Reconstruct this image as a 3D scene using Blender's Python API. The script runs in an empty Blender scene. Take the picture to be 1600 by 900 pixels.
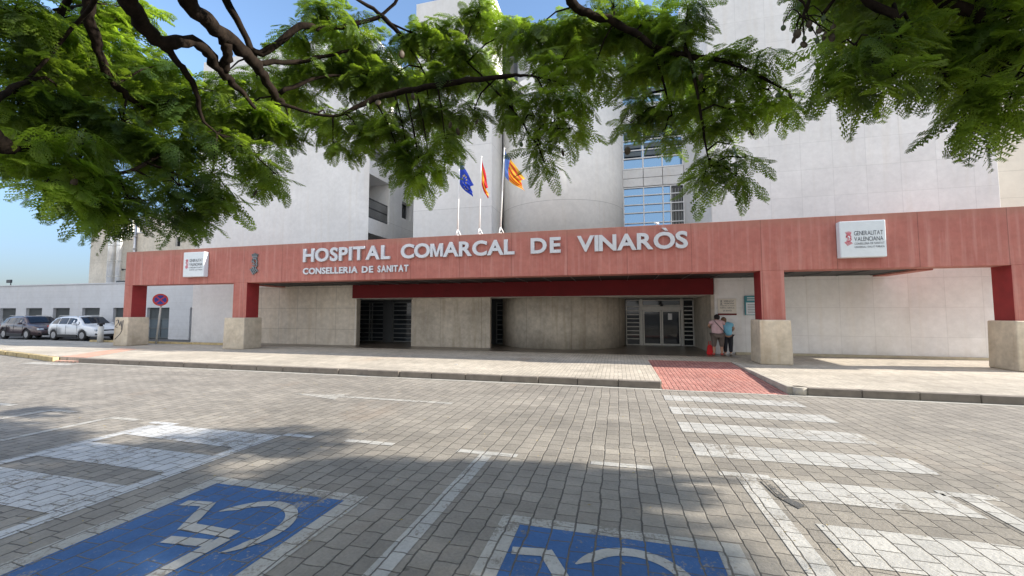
import bpy, bmesh, math, random
import numpy as np
from mathutils import Vector, Matrix
R = math.radians
sc = bpy.context.scene
C = bpy.data.collections.new('scene'); sc.collection.children.link(C)

# ---------------------------------------------------------------- camera
cam = bpy.data.cameras.new('camera'); camo = bpy.data.objects.new('camera', cam); C.objects.link(camo)
camo.location = (0, 0, 1.7); camo.rotation_euler = (R(90 + 3.456), 0, R(14.57))
cam.sensor_width = 36; cam.lens = 630 / 1600 * 36; cam.clip_end = 3000; cam.clip_start = .05
sc.camera = camo
# ---------------------------------------------------------------- light
SUN = Vector((2.2, .27, 1.0)).normalized()
elev = math.asin(SUN.z); azi = math.atan2(SUN.x, SUN.y)
w = bpy.data.worlds.new('World'); sc.world = w; w.use_nodes = True
nt = w.node_tree; nt.nodes.clear()
sky = nt.nodes.new('ShaderNodeTexSky'); sky.sky_type = 'NISHITA'; sky.sun_disc = False
sky.sun_elevation = elev; sky.sun_rotation = azi; sky.air_density = 1.0; sky.dust_density = .0; sky.ozone_density = 2.0; sky.altitude = 300
bg = nt.nodes.new('ShaderNodeBackground'); bg.inputs[1].default_value = .15
wo = nt.nodes.new('ShaderNodeOutputWorld'); 
# sky colour darkened and tinted blue by hand towards the horizon, against clipping
tc = nt.nodes.new('ShaderNodeTexCoord'); sp = nt.nodes.new('ShaderNodeSeparateXYZ'); nt.links.new(tc.outputs['Generated'], sp.inputs[0])
mr = nt.nodes.new('ShaderNodeMapRange'); nt.links.new(sp.outputs[2], mr.inputs[0]); mr.inputs[1].default_value = 0; mr.inputs[2].default_value = .45; mr.inputs[3].default_value = .0; mr.inputs[4].default_value = 1.0
hm = nt.nodes.new('ShaderNodeMix'); hm.data_type = 'RGBA'; nt.links.new(mr.outputs[0], hm.inputs[0]); hm.inputs[6].default_value = (.090, .098, .150, 1); hm.inputs[7].default_value = (1, 1, 1, 1)
vm = nt.nodes.new('ShaderNodeVectorMath'); vm.operation = 'MULTIPLY'; nt.links.new(sky.outputs[0], vm.inputs[0]); nt.links.new(hm.outputs[2], vm.inputs[1])

# unseen white clouds added behind the camera as fill for the shaded walls
nz = nt.nodes.new('ShaderNodeTexNoise'); nz.inputs['Scale'].default_value = 3.2; nz.inputs['Detail'].default_value = 7; nt.links.new(tc.outputs['Generated'], nz.inputs['Vector'])
cv = nt.nodes.new('ShaderNodeMapRange'); nt.links.new(nz.outputs['Fac'], cv.inputs[0]); cv.inputs[1].default_value = .40; cv.inputs[2].default_value = .52
bk = nt.nodes.new('ShaderNodeMapRange'); nt.links.new(sp.outputs[1], bk.inputs[0]); bk.inputs[1].default_value = -.02; bk.inputs[2].default_value = -.25
cm = nt.nodes.new('ShaderNodeMath'); cm.operation = 'MULTIPLY'; nt.links.new(cv.outputs[0], cm.inputs[0]); nt.links.new(bk.outputs[0], cm.inputs[1])
mxs = nt.nodes.new('ShaderNodeMix'); mxs.data_type = 'RGBA'; nt.links.new(cm.outputs[0], mxs.inputs[0]); nt.links.new(vm.outputs[0], mxs.inputs[6]); mxs.inputs[7].default_value = (4.9, 4.85, 4.8, 1)
nt.links.new(mxs.outputs[2], bg.inputs[0]); nt.links.new(bg.outputs[0], wo.inputs[0])
sl = bpy.data.lights.new('sun', 'SUN'); sl.energy = 5.0; sl.angle = R(.53); sl.color = (1, .93, .82)
so = bpy.data.objects.new('sun', sl); C.objects.link(so); so.rotation_euler = SUN.to_track_quat('Z', 'Y').to_euler()
sc.view_settings.view_transform = 'Standard'; sc.view_settings.look = 'None'; sc.view_settings.gamma = 1
sc.view_settings.exposure = 1.2
sc.render.engine = 'CYCLES'
sc.cycles.max_bounces = 8; sc.cycles.transparent_max_bounces = 8

# ---------------------------------------------------------------- helpers
def tag(o, label=None, cat=None, group=None, kind=None):
    if label: o['label'] = label
    if cat: o['category'] = cat
    if group: o['group'] = group
    if kind: o['kind'] = kind
    return o
def empty(name, loc, label, cat, group=None):
    o = bpy.data.objects.new(name, None); C.objects.link(o); o.location = loc; o.empty_display_size = .3
    return tag(o, label, cat, group)
class MB:
    """collects shapes in world coordinates, links them as ONE mesh"""
    def __init__(s): s.bm = bmesh.new()
    def box(s, x0, x1, y0, y1, z0, z1, bev=0, mi=0, rot=None, seg=2):
        b = bmesh.new(); bmesh.ops.create_cube(b, size=1)
        for v in b.verts: v.co = Vector(((x0+x1)/2+v.co.x*(x1-x0), (y0+y1)/2+v.co.y*(y1-y0), (z0+z1)/2+v.co.z*(z1-z0)))
        if bev: bmesh.ops.bevel(b, geom=b.edges[:], offset=bev, segments=seg, affect='EDGES', profile=.5)
        if rot is not None: bmesh.ops.transform(b, matrix=rot, verts=b.verts)
        s.add(b, mi); return s
    def add(s, b, mi=0):
        for f in b.faces: f.material_index = mi
        me = bpy.data.meshes.new('t'); b.to_mesh(me); b.free()
        s.bm.from_mesh(me); bpy.data.meshes.remove(me)
    def poly(s, pts, z0, z1, mi=0, bev=0):
        b = bmesh.new(); vs = [b.verts.new((p[0], p[1], z1)) for p in pts]; f = b.faces.new(vs)
        f.normal_update()
        if f.normal.z < 0: f.normal_flip()
        if z0 is not None:
            g = bmesh.ops.extrude_face_region(b, geom=[f]); 
            for v in [e for e in g['geom'] if isinstance(e, bmesh.types.BMVert)]: v.co.z = z0
            bmesh.ops.recalc_face_normals(b, faces=b.faces)
            if bev: bmesh.ops.bevel(b, geom=b.edges[:], offset=bev, segments=2, affect='EDGES', profile=.5)
        s.add(b, mi); return s
    def face(s, pts, mi=0):
        vs = [s.bm.verts.new(p) for p in pts]; f = s.bm.faces.new(vs); f.material_index = mi; return s
    def tube(s, pts, rad, n=10, mi=0, cap=True, smooth=True):
        pts = [Vector(p) for p in pts]
        if not hasattr(rad, '__len__'): rad = [rad]*len(pts)
        rings = []; up = None
        for i, p in enumerate(pts):
            d = (pts[min(i+1, len(pts)-1)] - pts[max(i-1, 0)]).normalized()
            if up is None:
                up = Vector((0, 0, 1)) if abs(d.z) < .9 else Vector((1, 0, 0))
            a = d.cross(up).normalized(); b = a.cross(d).normalized(); up = b
            rings.append([s.bm.verts.new(p + (a*math.cos(t)+b*math.sin(t))*rad[i]) for t in [2*math.pi*k/n for k in range(n)]])
        for i in range(len(rings)-1):
            for k in range(n):
                f = s.bm.faces.new((rings[i][k], rings[i][(k+1) % n], rings[i+1][(k+1) % n], rings[i+1][k])); f.material_index = mi; f.smooth = smooth
        if cap:
            s.bm.faces.new(rings[0][::-1]).material_index = mi; s.bm.faces.new(rings[-1]).material_index = mi
        return s
    def build(s, name, mat, parent=None, smooth=None, recalc=True):
        if recalc: bmesh.ops.recalc_face_normals(s.bm, faces=s.bm.faces)
        me = bpy.data.meshes.new(name)
        if smooth is not None:
            for f in s.bm.faces: f.smooth = smooth
        s.bm.to_mesh(me); s.bm.free()
        return link(name, me, mat, parent)
def wloc(p):
    v = Vector((0, 0, 0))
    while p is not None:
        if p.type == 'EMPTY': v += p.location
        p = p.parent
    return v
def link(name, me, mat, parent=None):
    for m in (mat if isinstance(mat, (list, tuple)) else [mat]): me.materials.append(m)
    o = bpy.data.objects.new(name, me); C.objects.link(o)
    if parent is not None:
        o.parent = parent
        if parent.type == 'EMPTY' : o.matrix_parent_inverse = Matrix.Translation(-wloc(parent))
    return o
def structure(o): o['kind'] = 'structure'; return o

# ---------------------------------------------------------------- materials
class NM:
    def __init__(s, name):
        s.m = bpy.data.materials.new(name); s.m.use_nodes = True; s.t = s.m.node_tree; s.t.nodes.clear()
        s.out = s.n('ShaderNodeOutputMaterial'); s.b = s.n('ShaderNodeBsdfPrincipled'); s.l(s.b.outputs[0], s.out.inputs[0])
        s.pos = s.n('ShaderNodeNewGeometry').outputs['Position']
    def n(s, t, **k):
        x = s.t.nodes.new(t)
        for a, v in k.items(): setattr(x, a, v)
        return x
    def l(s, a, b): s.t.links.new(a, b)
    def set(s, x, i, v):
        if isinstance(v, bpy.types.NodeSocket): s.l(v, x.inputs[i])
        else: x.inputs[i].default_value = v
    def math(s, op, a, b=0., c=0., clamp=False):
        x = s.n('ShaderNodeMath', operation=op, use_clamp=clamp); s.set(x, 0, a); s.set(x, 1, b); s.set(x, 2, c); return x.outputs[0]
    def noise(s, scale, det=4, rough=.55, vec=None, stretch=None, dist=0.):
        x = s.n('ShaderNodeTexNoise'); x.inputs['Scale'].default_value = scale; x.inputs['Detail'].default_value = det; x.inputs['Roughness'].default_value = rough
        x.inputs['Distortion'].default_value = dist
        v = vec or s.pos
        if stretch:
            mp = s.n('ShaderNodeMapping'); mp.inputs['Scale'].default_value = stretch; s.l(v, mp.inputs[0]); v = mp.outputs[0]
        s.l(v, x.inputs['Vector']); return x.outputs['Fac']
    def ramp(s, v, a, b, lo=0., hi=1.):
        x = s.n('ShaderNodeMapRange'); s.set(x, 0, v); x.inputs[1].default_value = a; x.inputs[2].default_value = b
        x.inputs[3].default_value = lo; x.inputs[4].default_value = hi; x.clamp = True; return x.outputs[0]
    def mix(s, f, a, b):
        x = s.n('ShaderNodeMix', data_type='RGBA'); s.set(x, 0, f)
        for i, v in ((6, a), (7, b)):
            if isinstance(v, bpy.types.NodeSocket): s.l(v, x.inputs[i])
            else: x.inputs[i].default_value = (*v, 1) if len(v) == 3 else v
        return x.outputs[2]
    def mul(s, col, f):
        x = s.n('ShaderNodeVectorMath', operation='SCALE'); s.l(col, x.inputs[0]) if isinstance(col, bpy.types.NodeSocket) else setattr(x.inputs[0], 'default_value', col)
        s.set(x, 3, f); return x.outputs[0]
    def bump(s, h, strength=.3, dist=.01, prev=None):
        x = s.n('ShaderNodeBump'); x.inputs['Strength'].default_value = strength; x.inputs['Distance'].default_value = dist; s.l(h, x.inputs['Height'])
        if prev: s.l(prev, x.inputs['Normal'])
        return x.outputs[0]
    def sep(s, v=None):
        x = s.n('ShaderNodeSeparateXYZ'); s.l(v or s.pos, x.inputs[0]); return x.outputs
    def comb(s, x, y, z=0.):
        c = s.n('ShaderNodeCombineXYZ'); s.set(c, 0, x); s.set(c, 1, y); s.set(c, 2, z); return c.outputs[0]
    def col(s, v): s.set(s.b, 'Base Color', v if isinstance(v, bpy.types.NodeSocket) else (*v, 1))
    def p(s, **k):
        for a, v in k.items(): s.set(s.b, a.replace('_', ' '), v)
    def nrm(s, v): s.l(v, s.b.inputs['Normal'])
    def line(s, coord, period, off, width):
        """1 on a thin joint line every period"""
        a = s.math('SUBTRACT', coord, off); a = s.math('DIVIDE', a, period); a = s.math('ADD', a, .5); a = s.math('FRACT', a)
        a = s.math('SUBTRACT', a, .5); a = s.math('ABSOLUTE', a); a = s.math('MULTIPLY', a, period)
        return s.ramp(a, width*.4, width, 1, 0)
def simple(name, col, rough=.6, metal=0., var=.1, vs=8., bump=0., **k):
    m = NM(name); n = m.noise(vs); c = m.mul(tuple(col), m.ramp(n, .3, .7, 1-var, 1+var)); m.col(c); m.p(Roughness=rough, Metallic=metal)
    if bump: m.nrm(m.bump(m.noise(vs*6), bump, .005))
    for a, v in k.items(): m.p(**{a: v})
    return m.m
def wall_mat(name, col, joints=None, stain=.12, rough=.85, tint=(.8, .72, .6), jc=.62, base_dirt=.3):
    m = NM(name); x, y, z = m.sep()
    n1 = m.noise(.7, 6, .6); n2 = m.noise(5, 5, .65); st = m.noise(1.0, 5, .6, stretch=(3.2, 3.2, .22))
    f = m.math('MULTIPLY', m.ramp(n1, .3, .72, 1-stain*.7, 1+stain*.35), m.ramp(n2, .3, .7, 1-stain*.5, 1+stain*.35))
    c = m.mul(tuple(col), f)
    c = m.mix(m.ramp(st, .52, .75, 0, stain*1.8), c, tuple(a*b for a, b in zip(col, tint)))
    low = m.math('MULTIPLY', m.ramp(z, .15, 1.3, 1, 0), m.ramp(m.noise(2.2, 5), .35, .7)); c = m.mix(m.math('MULTIPLY', low, base_dirt), c, tuple(a*b*.55 for a, b in zip(col, tint)))
    h = m.noise(60, 3, .6)
    nr = m.bump(h, .18, .004)
    if joints:
        jx = m.line(x, joints[0], joints[1], .012); jz = m.line(z, joints[2], joints[3], .012)
        j = m.math('MAXIMUM', jx, jz)
        # each panel a hair different
        px = m.math('FLOOR', m.math('DIVIDE', m.math('SUBTRACT', x, joints[1]), joints[0])); pz = m.math('FLOOR', m.math('DIVIDE', m.math('SUBTRACT', z, joints[3]), joints[2]))
        wn = m.n('ShaderNodeTexWhiteNoise', noise_dimensions='2D'); m.l(m.comb(px, pz), wn.inputs['Vector'])
        c = m.mul(c, m.ramp(wn.outputs['Value'], 0, 1, .965, 1.02))
        c = m.mul(c, m.ramp(j, 0, 1, 1, jc)); nr = m.bump(m.math('SUBTRACT', 1., j), .5, .006, nr)
    m.col(c); m.p(Roughness=rough); m.nrm(nr); return m.m
def red_mat():
    m = NM('red_render'); x, y, z = m.sep()
    n1 = m.noise(.8, 6, .65); n2 = m.noise(7, 5, .6); st = m.noise(1, 5, .6, stretch=(5, 5, .25))
    c = m.mix(m.ramp(n1, .3, .7), (.375, .122, .098), (.46, .175, .14))
    c = m.mul(c, m.ramp(n2, .3, .7, .9, 1.08))
    c = m.mix(m.ramp(st, .5, .70, 0, .55), c, (.58, .31, .27))
    st2 = m.noise(1.7, 4, .6, stretch=(7, 7, .2)); c = m.mix(m.math('MULTIPLY', m.ramp(st2, .55, .75), m.ramp(z, 3.0, 3.9, .5, .1)), c, (.3, .03, .03))
    c = m.mix(m.math('MULTIPLY', m.ramp(z, 4.25, 4.52), m.ramp(n1, .3, .65, .2, .8)), c, (.34, .17, .12))
    j = m.line(x, 1.98, .35, .011); c = m.mul(c, m.ramp(j, 0, 1, 1, .55))
    m.col(c); m.p(Roughness=.75); m.nrm(m.bump(m.math('SUBTRACT', 1., j), .4, .006, m.bump(m.noise(70, 3), .15, .004))); return m.m
def paver_nodes(m, along_y=True, bw=.20, rh=.175, c1=(.235, .215, .19), c2=(.30, .275, .24), mort=(.035, .032, .028), ms=.011, big=True):
    x, y, z = m.sep()
    wx = m.math('MULTIPLY', m.math('SUBTRACT', m.noise(2.3, 2), .5), .05); wy = m.math('MULTIPLY', m.math('SUBTRACT', m.noise(2.9, 2, vec=m.comb(y, x)), .5), .05)
    fx = m.math('MULTIPLY', m.math('SUBTRACT', m.noise(14, 2), .5), .018)
    X = m.math('ADD', m.math('ADD', x, wx), fx); Y = m.math('ADD', m.math('ADD', y, wy), fx)
    if not along_y: X, Y = Y, X
    xr = m.math('DIVIDE', X, rh); row = m.math('FLOOR', xr); fx_ = m.math('FRACT', xr)
    w1 = m.n('ShaderNodeTexWhiteNoise', noise_dimensions='1D'); m.l(row, w1.inputs['W'])
    off = m.math('ADD', m.math('MULTIPLY', m.math('FRACT', m.math('MULTIPLY', row, .5)), bw), m.math('MULTIPLY', w1.outputs['Value'], bw*.35 if big else 0))
    yr = m.math('DIVIDE', m.math('ADD', Y, off), bw); cl = m.math('FLOOR', yr); fy_ = m.math('FRACT', yr)
    w2 = m.n('ShaderNodeTexWhiteNoise', noise_dimensions='2D'); m.l(m.comb(row, cl), w2.inputs['Vector'])
    cs = m.sep(w2.outputs['Color'])
    dx = m.math('MULTIPLY', m.math('MINIMUM', fx_, m.math('SUBTRACT', 1., fx_)), rh); dy = m.math('MULTIPLY', m.math('MINIMUM', fy_, m.math('SUBTRACT', 1., fy_)), bw)
    dx = m.math('ADD', dx, m.math('MULTIPLY', m.math('SUBTRACT', m.noise(5, 4, .6), .5), ms*1.4)); j1 = m.ramp(dx, ms*.35, ms*1.1, 1, 0); j2 = m.math('MULTIPLY', m.ramp(dy, ms*.2, ms*.8, 1, 0), .85)
    mo = m.math('MAXIMUM', j1, j2)
    tilt = m.math('ADD', m.math('MULTIPLY', m.math('SUBTRACT', cs[0], .5), fx_), m.math('MULTIPLY', m.math('SUBTRACT', cs[1], .5), fy_))
    return cs[2], mo, tilt
def ground_mat(name, paint=None, bw=.20, rh=.175, c1=(.248, .226, .195), c2=(.318, .289, .248), ms=.0075, wear=.35, along_y=True, mort=.36, bstr=.9, rough=.8):
    m = NM(name); rnd, mo, tilt = paver_nodes(m, along_y, bw, rh, ms=ms, big=bw < .25 and rh > .15)
    big = m.noise(.35, 5, .6); mid = m.noise(3, 5, .6); fine = m.noise(38, 4, .65)
    c = m.mix(rnd, c1, c2); c = m.mul(c, m.ramp(big, .3, .7, .86, 1.12)); c = m.mul(c, m.ramp(mid, .3, .7, .88, 1.1)); c = m.mul(c, m.ramp(fine, .25, .75, .82, 1.15))
    c = m.mul(c, m.ramp(m.noise(.9, 6, .7, stretch=(.35, 1, 1)), .35, .62, .80, 1.04)); c = m.mix(m.ramp(m.noise(.55, 4, .6, stretch=(1, .5, 1)), .60, .72, 0, .35), c, tuple(q*r for q, r in zip(c1, (1.1, .85, .68))))
    # dark round spots of old gum and oil
    vo = m.n('ShaderNodeTexVoronoi'); vo.inputs['Scale'].default_value = 3.1; m.l(m.pos, vo.inputs['Vector'])
    gum = m.math('MULTIPLY', m.ramp(vo.outputs['Distance'], .05, .085, 1, 0), m.ramp(m.sep(vo.outputs['Color'])[0], .45, .5)); c = m.mul(c, m.ramp(gum, 0, 1, 1, .6))
    if paint:
        wn = m.math('ADD', m.math('MULTIPLY', m.noise(9, 6, .7), .45), m.math('MULTIPLY', m.noise(34, 5, .75), .55)); wn2 = m.noise(1.3, 3)
        k = m.math('ADD', wn, m.math('MULTIPLY', m.math('SUBTRACT', wn2, .5), .5))
        keep = m.ramp(k, wear-.035, wear+.035, 0, 1)
        pc = m.mul(tuple(paint), m.math('MULTIPLY', m.ramp(fine, .25, .75, .84, 1.08), m.ramp(mid, .3, .7, .86, 1.06)))
        pc = m.mul(pc, m.ramp(rnd, 0, 1, .93, 1.05))
        c = m.mix(m.math('MULTIPLY', keep, m.ramp(mo, 0, .9, 1, .0)), c, pc)
        jc = m.ramp(mo, .15, 1, 1, mort*1.6)
    else: jc = m.ramp(mo, .05, 1, 1, mort)
    c = m.mul(c, jc)
    h = m.math('ADD', m.math('MULTIPLY', mo, -1.), m.math('MULTIPLY', fine, .18)); h = m.math('ADD', h, m.math('MULTIPLY', mid, .5)); h = m.math('ADD', m.math('ADD', h, m.math('MULTIPLY', rnd, .2)), m.math('MULTIPLY', tilt, .9)); h = m.math('ADD', h, m.math('MULTIPLY', m.noise(22, 5, .7), .55))
    m.col(c); m.p(Roughness=rough); m.nrm(m.bump(h, bstr, .012)); return m.m

M = {}
M['white'] = wall_mat('white_panel_wall', (.815, .81, .80), (1.0, .57, 1.0, -.13), stain=.14, jc=.88)
M['white_plain'] = wall_mat('white_wall', (.815, .81, .80), None, stain=.14)
M['white_tower'] = wall_mat('white_tower_wall', (.79, .785, .77), (30., .9, 2.85, .7), stain=.12, jc=.7)
M['cyl'] = wall_mat('cylinder_wall', (.79, .775, .74), (400., 200., 2.95, .6), stain=.14, jc=.6)
M['cream'] = wall_mat('cream_wall', (.66, .63, .56), (1.0, .57, 1.0, -.13), stain=.1, jc=.8)
M['conc_wall'] = wall_mat('concrete_panel_wall', (.64, .58, .49), (1.1, .2, 1.0, -.1), stain=.3, jc=.6)
M['conc_rough'] = wall_mat('rough_concrete_wall', (.54, .48, .395), (1.95, .1, 40., 20.), stain=.42, jc=.6, tint=(.55, .5, .42))
M['lowwall'] = wall_mat('grey_block_wall', (.60, .615, .64), (30, 3, .45, .1), stain=.1, jc=.88)
M['beige'] = wall_mat('beige_wall', (.64, .59, .50), (40, 3, 2.4, .9), stain=.3, jc=.75)
M['base'] = wall_mat('concrete_base', (.64, .56, .44), None, stain=.36, tint=(.6, .5, .38), base_dirt=.5)
M['red'] = red_mat()
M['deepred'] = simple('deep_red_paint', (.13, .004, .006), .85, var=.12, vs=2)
M['red_side'] = simple('saturated_red_paint', (.26, .022, .024), .7, var=.15, vs=3)  # deeper, more saturated red for the x-facing column sides
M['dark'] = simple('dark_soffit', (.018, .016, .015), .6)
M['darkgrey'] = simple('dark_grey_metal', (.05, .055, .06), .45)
M['ceil'] = simple('white_ceiling', (.8, .77, .70), .8, var=.04)
M['alu'] = simple('grey_aluminium', (.58, .57, .53), .4, .1, var=.05)
M['alud'] = simple('dull_aluminium', (.17, .18, .18), .45, .3, var=.05)
M['letter'] = simple('letter_metal', (.60, .62, .66), .4, .25, var=.06, vs=4)
M['white_paint'] = simple('white_paint', (.8, .8, .8), .35, var=.03)
M['box'] = simple('light_box_acrylic', (.70, .76, .80), .25, var=.03)
M['steel'] = simple('steel_pipe', (.88, .87, .84), .28, .5, var=.15, vs=1.5)
M['green_grey'] = simple('slate_door', (.10, .13, .15), .5, var=.1)
M['ink'] = simple('dark_ink', (.07, .08, .10), .6)
M['redink'] = simple('red_ink', (.6, .06, .10), .6)
M['rust'] = simple('emblem_metal', (.20, .23, .24), .4, .5, var=.2)
M['asphalt'] = simple('asphalt', (.085, .085, .085), .9, var=.2, vs=3, bump=.3)
M['road'] = ground_mat('grey_stone_pavers')
M['paint_w'] = ground_mat('worn_white_paint', (.46, .45, .425), wear=.425)
M['paint_h'] = ground_mat('hatching_white_paint', (.55, .555, .56), wear=.42)
M['paint_w2'] = ground_mat('very_worn_white_paint', (.44, .425, .39), wear=.44)
M['paint_b'] = ground_mat('blue_bay_paint', (.042, .125, .31), wear=.40)
M['side'] = ground_mat('sidewalk_tiles', None, .30, .10, (.44, .395, .325), (.53, .475, .395), .006, mort=.45, bstr=.4)
M['ramp'] = ground_mat('red_tactile_tiles', None, .2, .1, (.42, .17, .14), (.50, .235, .195), .012, mort=.5, bstr=.8)
M['salmon'] = ground_mat('salmon_painted_tiles', (.60, .34, .25), .30, .10, (.44, .395, .325), (.53, .475, .395), .006, wear=.36)
M['granite'] = ground_mat('dark_floor_tiles', None, .4, .4, (.13, .105, .082), (.17, .14, .11), .006, mort=.5, bstr=.15, rough=.28)
M['patch'] = ground_mat('dark_repair_patch', (.085, .085, .085), wear=.46)
M['kerb'] = simple('kerb_stone', (.18, .155, .13), .85, var=.2, vs=5, bump=.3)
M['kerb_l'] = simple('pale_kerb_stone', (.42, .38, .32), .85, var=.2, vs=4, bump=.3)
M['kerb_y'] = simple('yellow_kerb_paint', (.42, .33, .17), .8, var=.25, vs=5, bump=.3)
M['gutter'] = simple('gutter_concrete', (.45, .43, .38), .85, var=.15, vs=3, bump=.2)
M['plinth'] = simple('plinth_stone', (.45, .40, .29), .85, var=.15, vs=4)
def glass_mat(name, col=(.02, .025, .03), rough=.04, spec=.8):
    m = NM(name); m.col(m.mul(tuple(col), m.ramp(m.noise(1.5, 3), .3, .7, .5, 1.5))); m.p(Roughness=rough); m.b.inputs['IOR'].default_value = 1.42
    m.nrm(m.bump(m.noise(.9, 1), .04, .05)); return m.m
M['glass'] = glass_mat('dark_glass')
m = NM('sky_tint_glass'); m.col((.15, .27, .44)); m.p(Roughness=.03, Metallic=.8); m.nrm(m.bump(m.noise(.8, 1), .05, .05)); M['sglass'] = m.m  # stair panes: blue of the reflected sky put into the glass colour
m = NM('car_glass'); m.col((.012, .018, .03)); m.p(Roughness=.05); m.b.inputs['IOR'].default_value = 1.5; M['cglass'] = m.m
def carpaint(name, col, metal=.0):
    m = NM(name); m.col(col); m.p(Roughness=.35, Metallic=metal); m.b.inputs['Coat Weight'].default_value = .8; m.b.inputs['Coat Roughness'].default_value = .06; return m.m
M['car_w'] = carpaint('white_car_paint', (.76, .78, .8)); M['car_b'] = carpaint('brown_car_paint', (.085, .055, .06), .4)
M['plastic'] = simple('black_plastic', (.018, .018, .02), .55); M['tyre'] = simple('tyre_rubber', (.02, .02, .02), .8)
M['rim'] = simple('alloy_rim', (.5, .5, .52), .3, .8); M['lamp'] = simple('lamp_glass', (.55, .6, .65), .1); M['tail'] = simple('tail_lamp', (.35, .01, .01), .2)
def wood_mat():
    m = NM('bark'); n = m.noise(14, 5, .7, stretch=(1, 1, .4)); c = m.mix(m.ramp(n, .3, .7), (.008, .006, .005), (.028, .020, .015)); m.col(c); m.p(Roughness=.95); m.b.inputs['Specular IOR Level'].default_value = .1
    m.nrm(m.bump(n, .8, .02)); return m.m
M['bark'] = wood_mat()
def leaf_mat(name, d, t, mixf=.5):
    m = NM(name); n = m.noise(1.3, 3); n2 = m.noise(9, 2)
    f = m.math('MULTIPLY', m.ramp(n, .36, .64, .6, 1.35), m.ramp(n2, .3, .7, .75, 1.25))
    c = m.mul(m.mix(m.ramp(n, .42, .58), tuple(a*b for a, b in zip(d, (.75, .85, 1.1))), tuple(a*b for a, b in zip(d, (1.5, 1.2, .8)))), f); m.col(c); m.p(Roughness=.45)
    tr = m.n('ShaderNodeBsdfTranslucent'); m.l(m.mul(tuple(t), f), tr.inputs[0]); mx = m.n('ShaderNodeMixShader'); mx.inputs[0].default_value = mixf
    m.l(m.b.outputs[0], mx.inputs[1]); m.l(tr.outputs[0], mx.inputs[2]); m.l(mx.outputs[0], m.out.inputs[0]); return m.m
M['leaf'] = leaf_mat('jacaranda_leaf', (.066, .118, .021), (.29, .43, .03))
M['pod'] = simple('dark_pod', (.05, .035, .02), .6)
M['podg'] = simple('green_pod', (.05, .08, .03), .6)
def skin(c, n): return simple(n, c, .6, var=.05)

# ================================================================ SETTING
# base ground, road of stone pavers, sidewalk, ramp
g = MB(); g.face([(-600, -400, -.1), (600, -400, -.1), (600, 900, -.1), (-600, 900, -.1)]); structure(g.build('ground', M['asphalt']))
g = MB(); g.poly([(-60, -14), (45, -14), (45, 9.75), (-18.8, 9.75), (-45, 15.25), (-60, 15.3)], -.08, 0); structure(g.build('road', M['road']))
g = MB(); g.poly([(-45, 15.28), (-18.8, 9.76), (.95, 9.76), (.95, 17.4), (-17.9, 17.4), (-17.9, 15.3)], -.05, .15)
g.poly([(3.52, 9.76), (45, 9.76), (45, 18.6), (3.52, 18.6)], -.05, .15); g.poly([(.952, 14), (3.518, 14), (3.518, 17.4), (.952, 17.4)], -.05, .15)
structure(g.build('sidewalk', M['side']))
g = MB(); g.face([(.953, 9.55, .006), (3.40, 9.55, .006), (3.40, 14, .1495), (.953, 14, .1495)]); structure(g.build('red_ramp', M['ramp']))
g = MB(); g.poly([(-17.85, 15.5), (4.1, 15.5), (4.1, 16.58), (3.6, 16.58), (3.6, 20.3), (-14, 20.3), (-14, 16.9), (-17.85, 16.58)], .15, .156); structure(g.build('entrance_floor', M['granite']))
g = MB(); g.face([(-18.9, 9.78, .155), (-17.55, 9.78, .155), (-19.6, 12.6, .155), (-20.6, 12.6, .155)]); structure(g.build('painted_drop', M['salmon']))
# kerbs: bevelled stones with open joints
rnd = random.Random(3)
def kerb_run(mb, p0, p1, n, wd, z0, z1, gap=.012):
    p0, p1 = Vector(p0), Vector(p1); d = (p1-p0); L = d.length; d.normalize(); ang = math.atan2(d.y, d.x)
    for i in range(n):
        a = L*i/n+gap/2; b = L*(i+1)/n-gap/2; dz = rnd.uniform(-.004, .004); dy = rnd.uniform(-.004, .004)
        rot = Matrix.Translation(p0.to_3d()) @ Matrix.Rotation(ang+rnd.uniform(-.002, .002), 4, 'Z')
        mb.box(a, b, dy, wd+dy, z0, z1+dz, .014, rot=rot)
k = MB(); kerb_run(k, (-17.6, 9.6), (.93, 9.6), 20, .155, -.05, .152); kerb_run(k, (3.75, 9.6), (30, 9.6), 28, .155, -.05, .152); structure(k.build('kerb', M['kerb']))
k = MB(); kerb_run(k, (3.55, 9.72), (3.55, 13.9), 5, .14, -.05, .158)
k.tube([(3.66, 9.74, -.04), (3.66, 9.74, .15)], .145, 16); structure(k.build('ramp_kerb', M['kerb_l']))
k = MB(); kerb_run(k, (-45, 15.08), (-18.85, 9.6), 22, .155, -.05, .152); kerb_run(k, (-27, 15.12), (-18.0, 15.12), 9, .15, -.1, .25); structure(k.build('yellow_kerb', M['kerb_y']))
k = MB(); k.box(-18.8, -17.62, 9.6, 9.755, -.05, .05, .02); structure(k.build('dropped_kerb', M['salmon']))
g = MB(); g.face([(-17.6, 9.47, .004), (.93, 9.47, .004), (.93, 9.6, .004), (-17.6, 9.6, .004)]); g.face([(.93, 9.47, .004), (3.7, 9.47, .004), (3.7, 9.55, .004), (.93, 9.55, .004)])
g.face([(3.7, 9.47, .004), (30, 9.47, .004), (30, 9.6, .004), (3.7, 9.6, .004)]); structure(g.build('gutter', M['gutter']))

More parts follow.
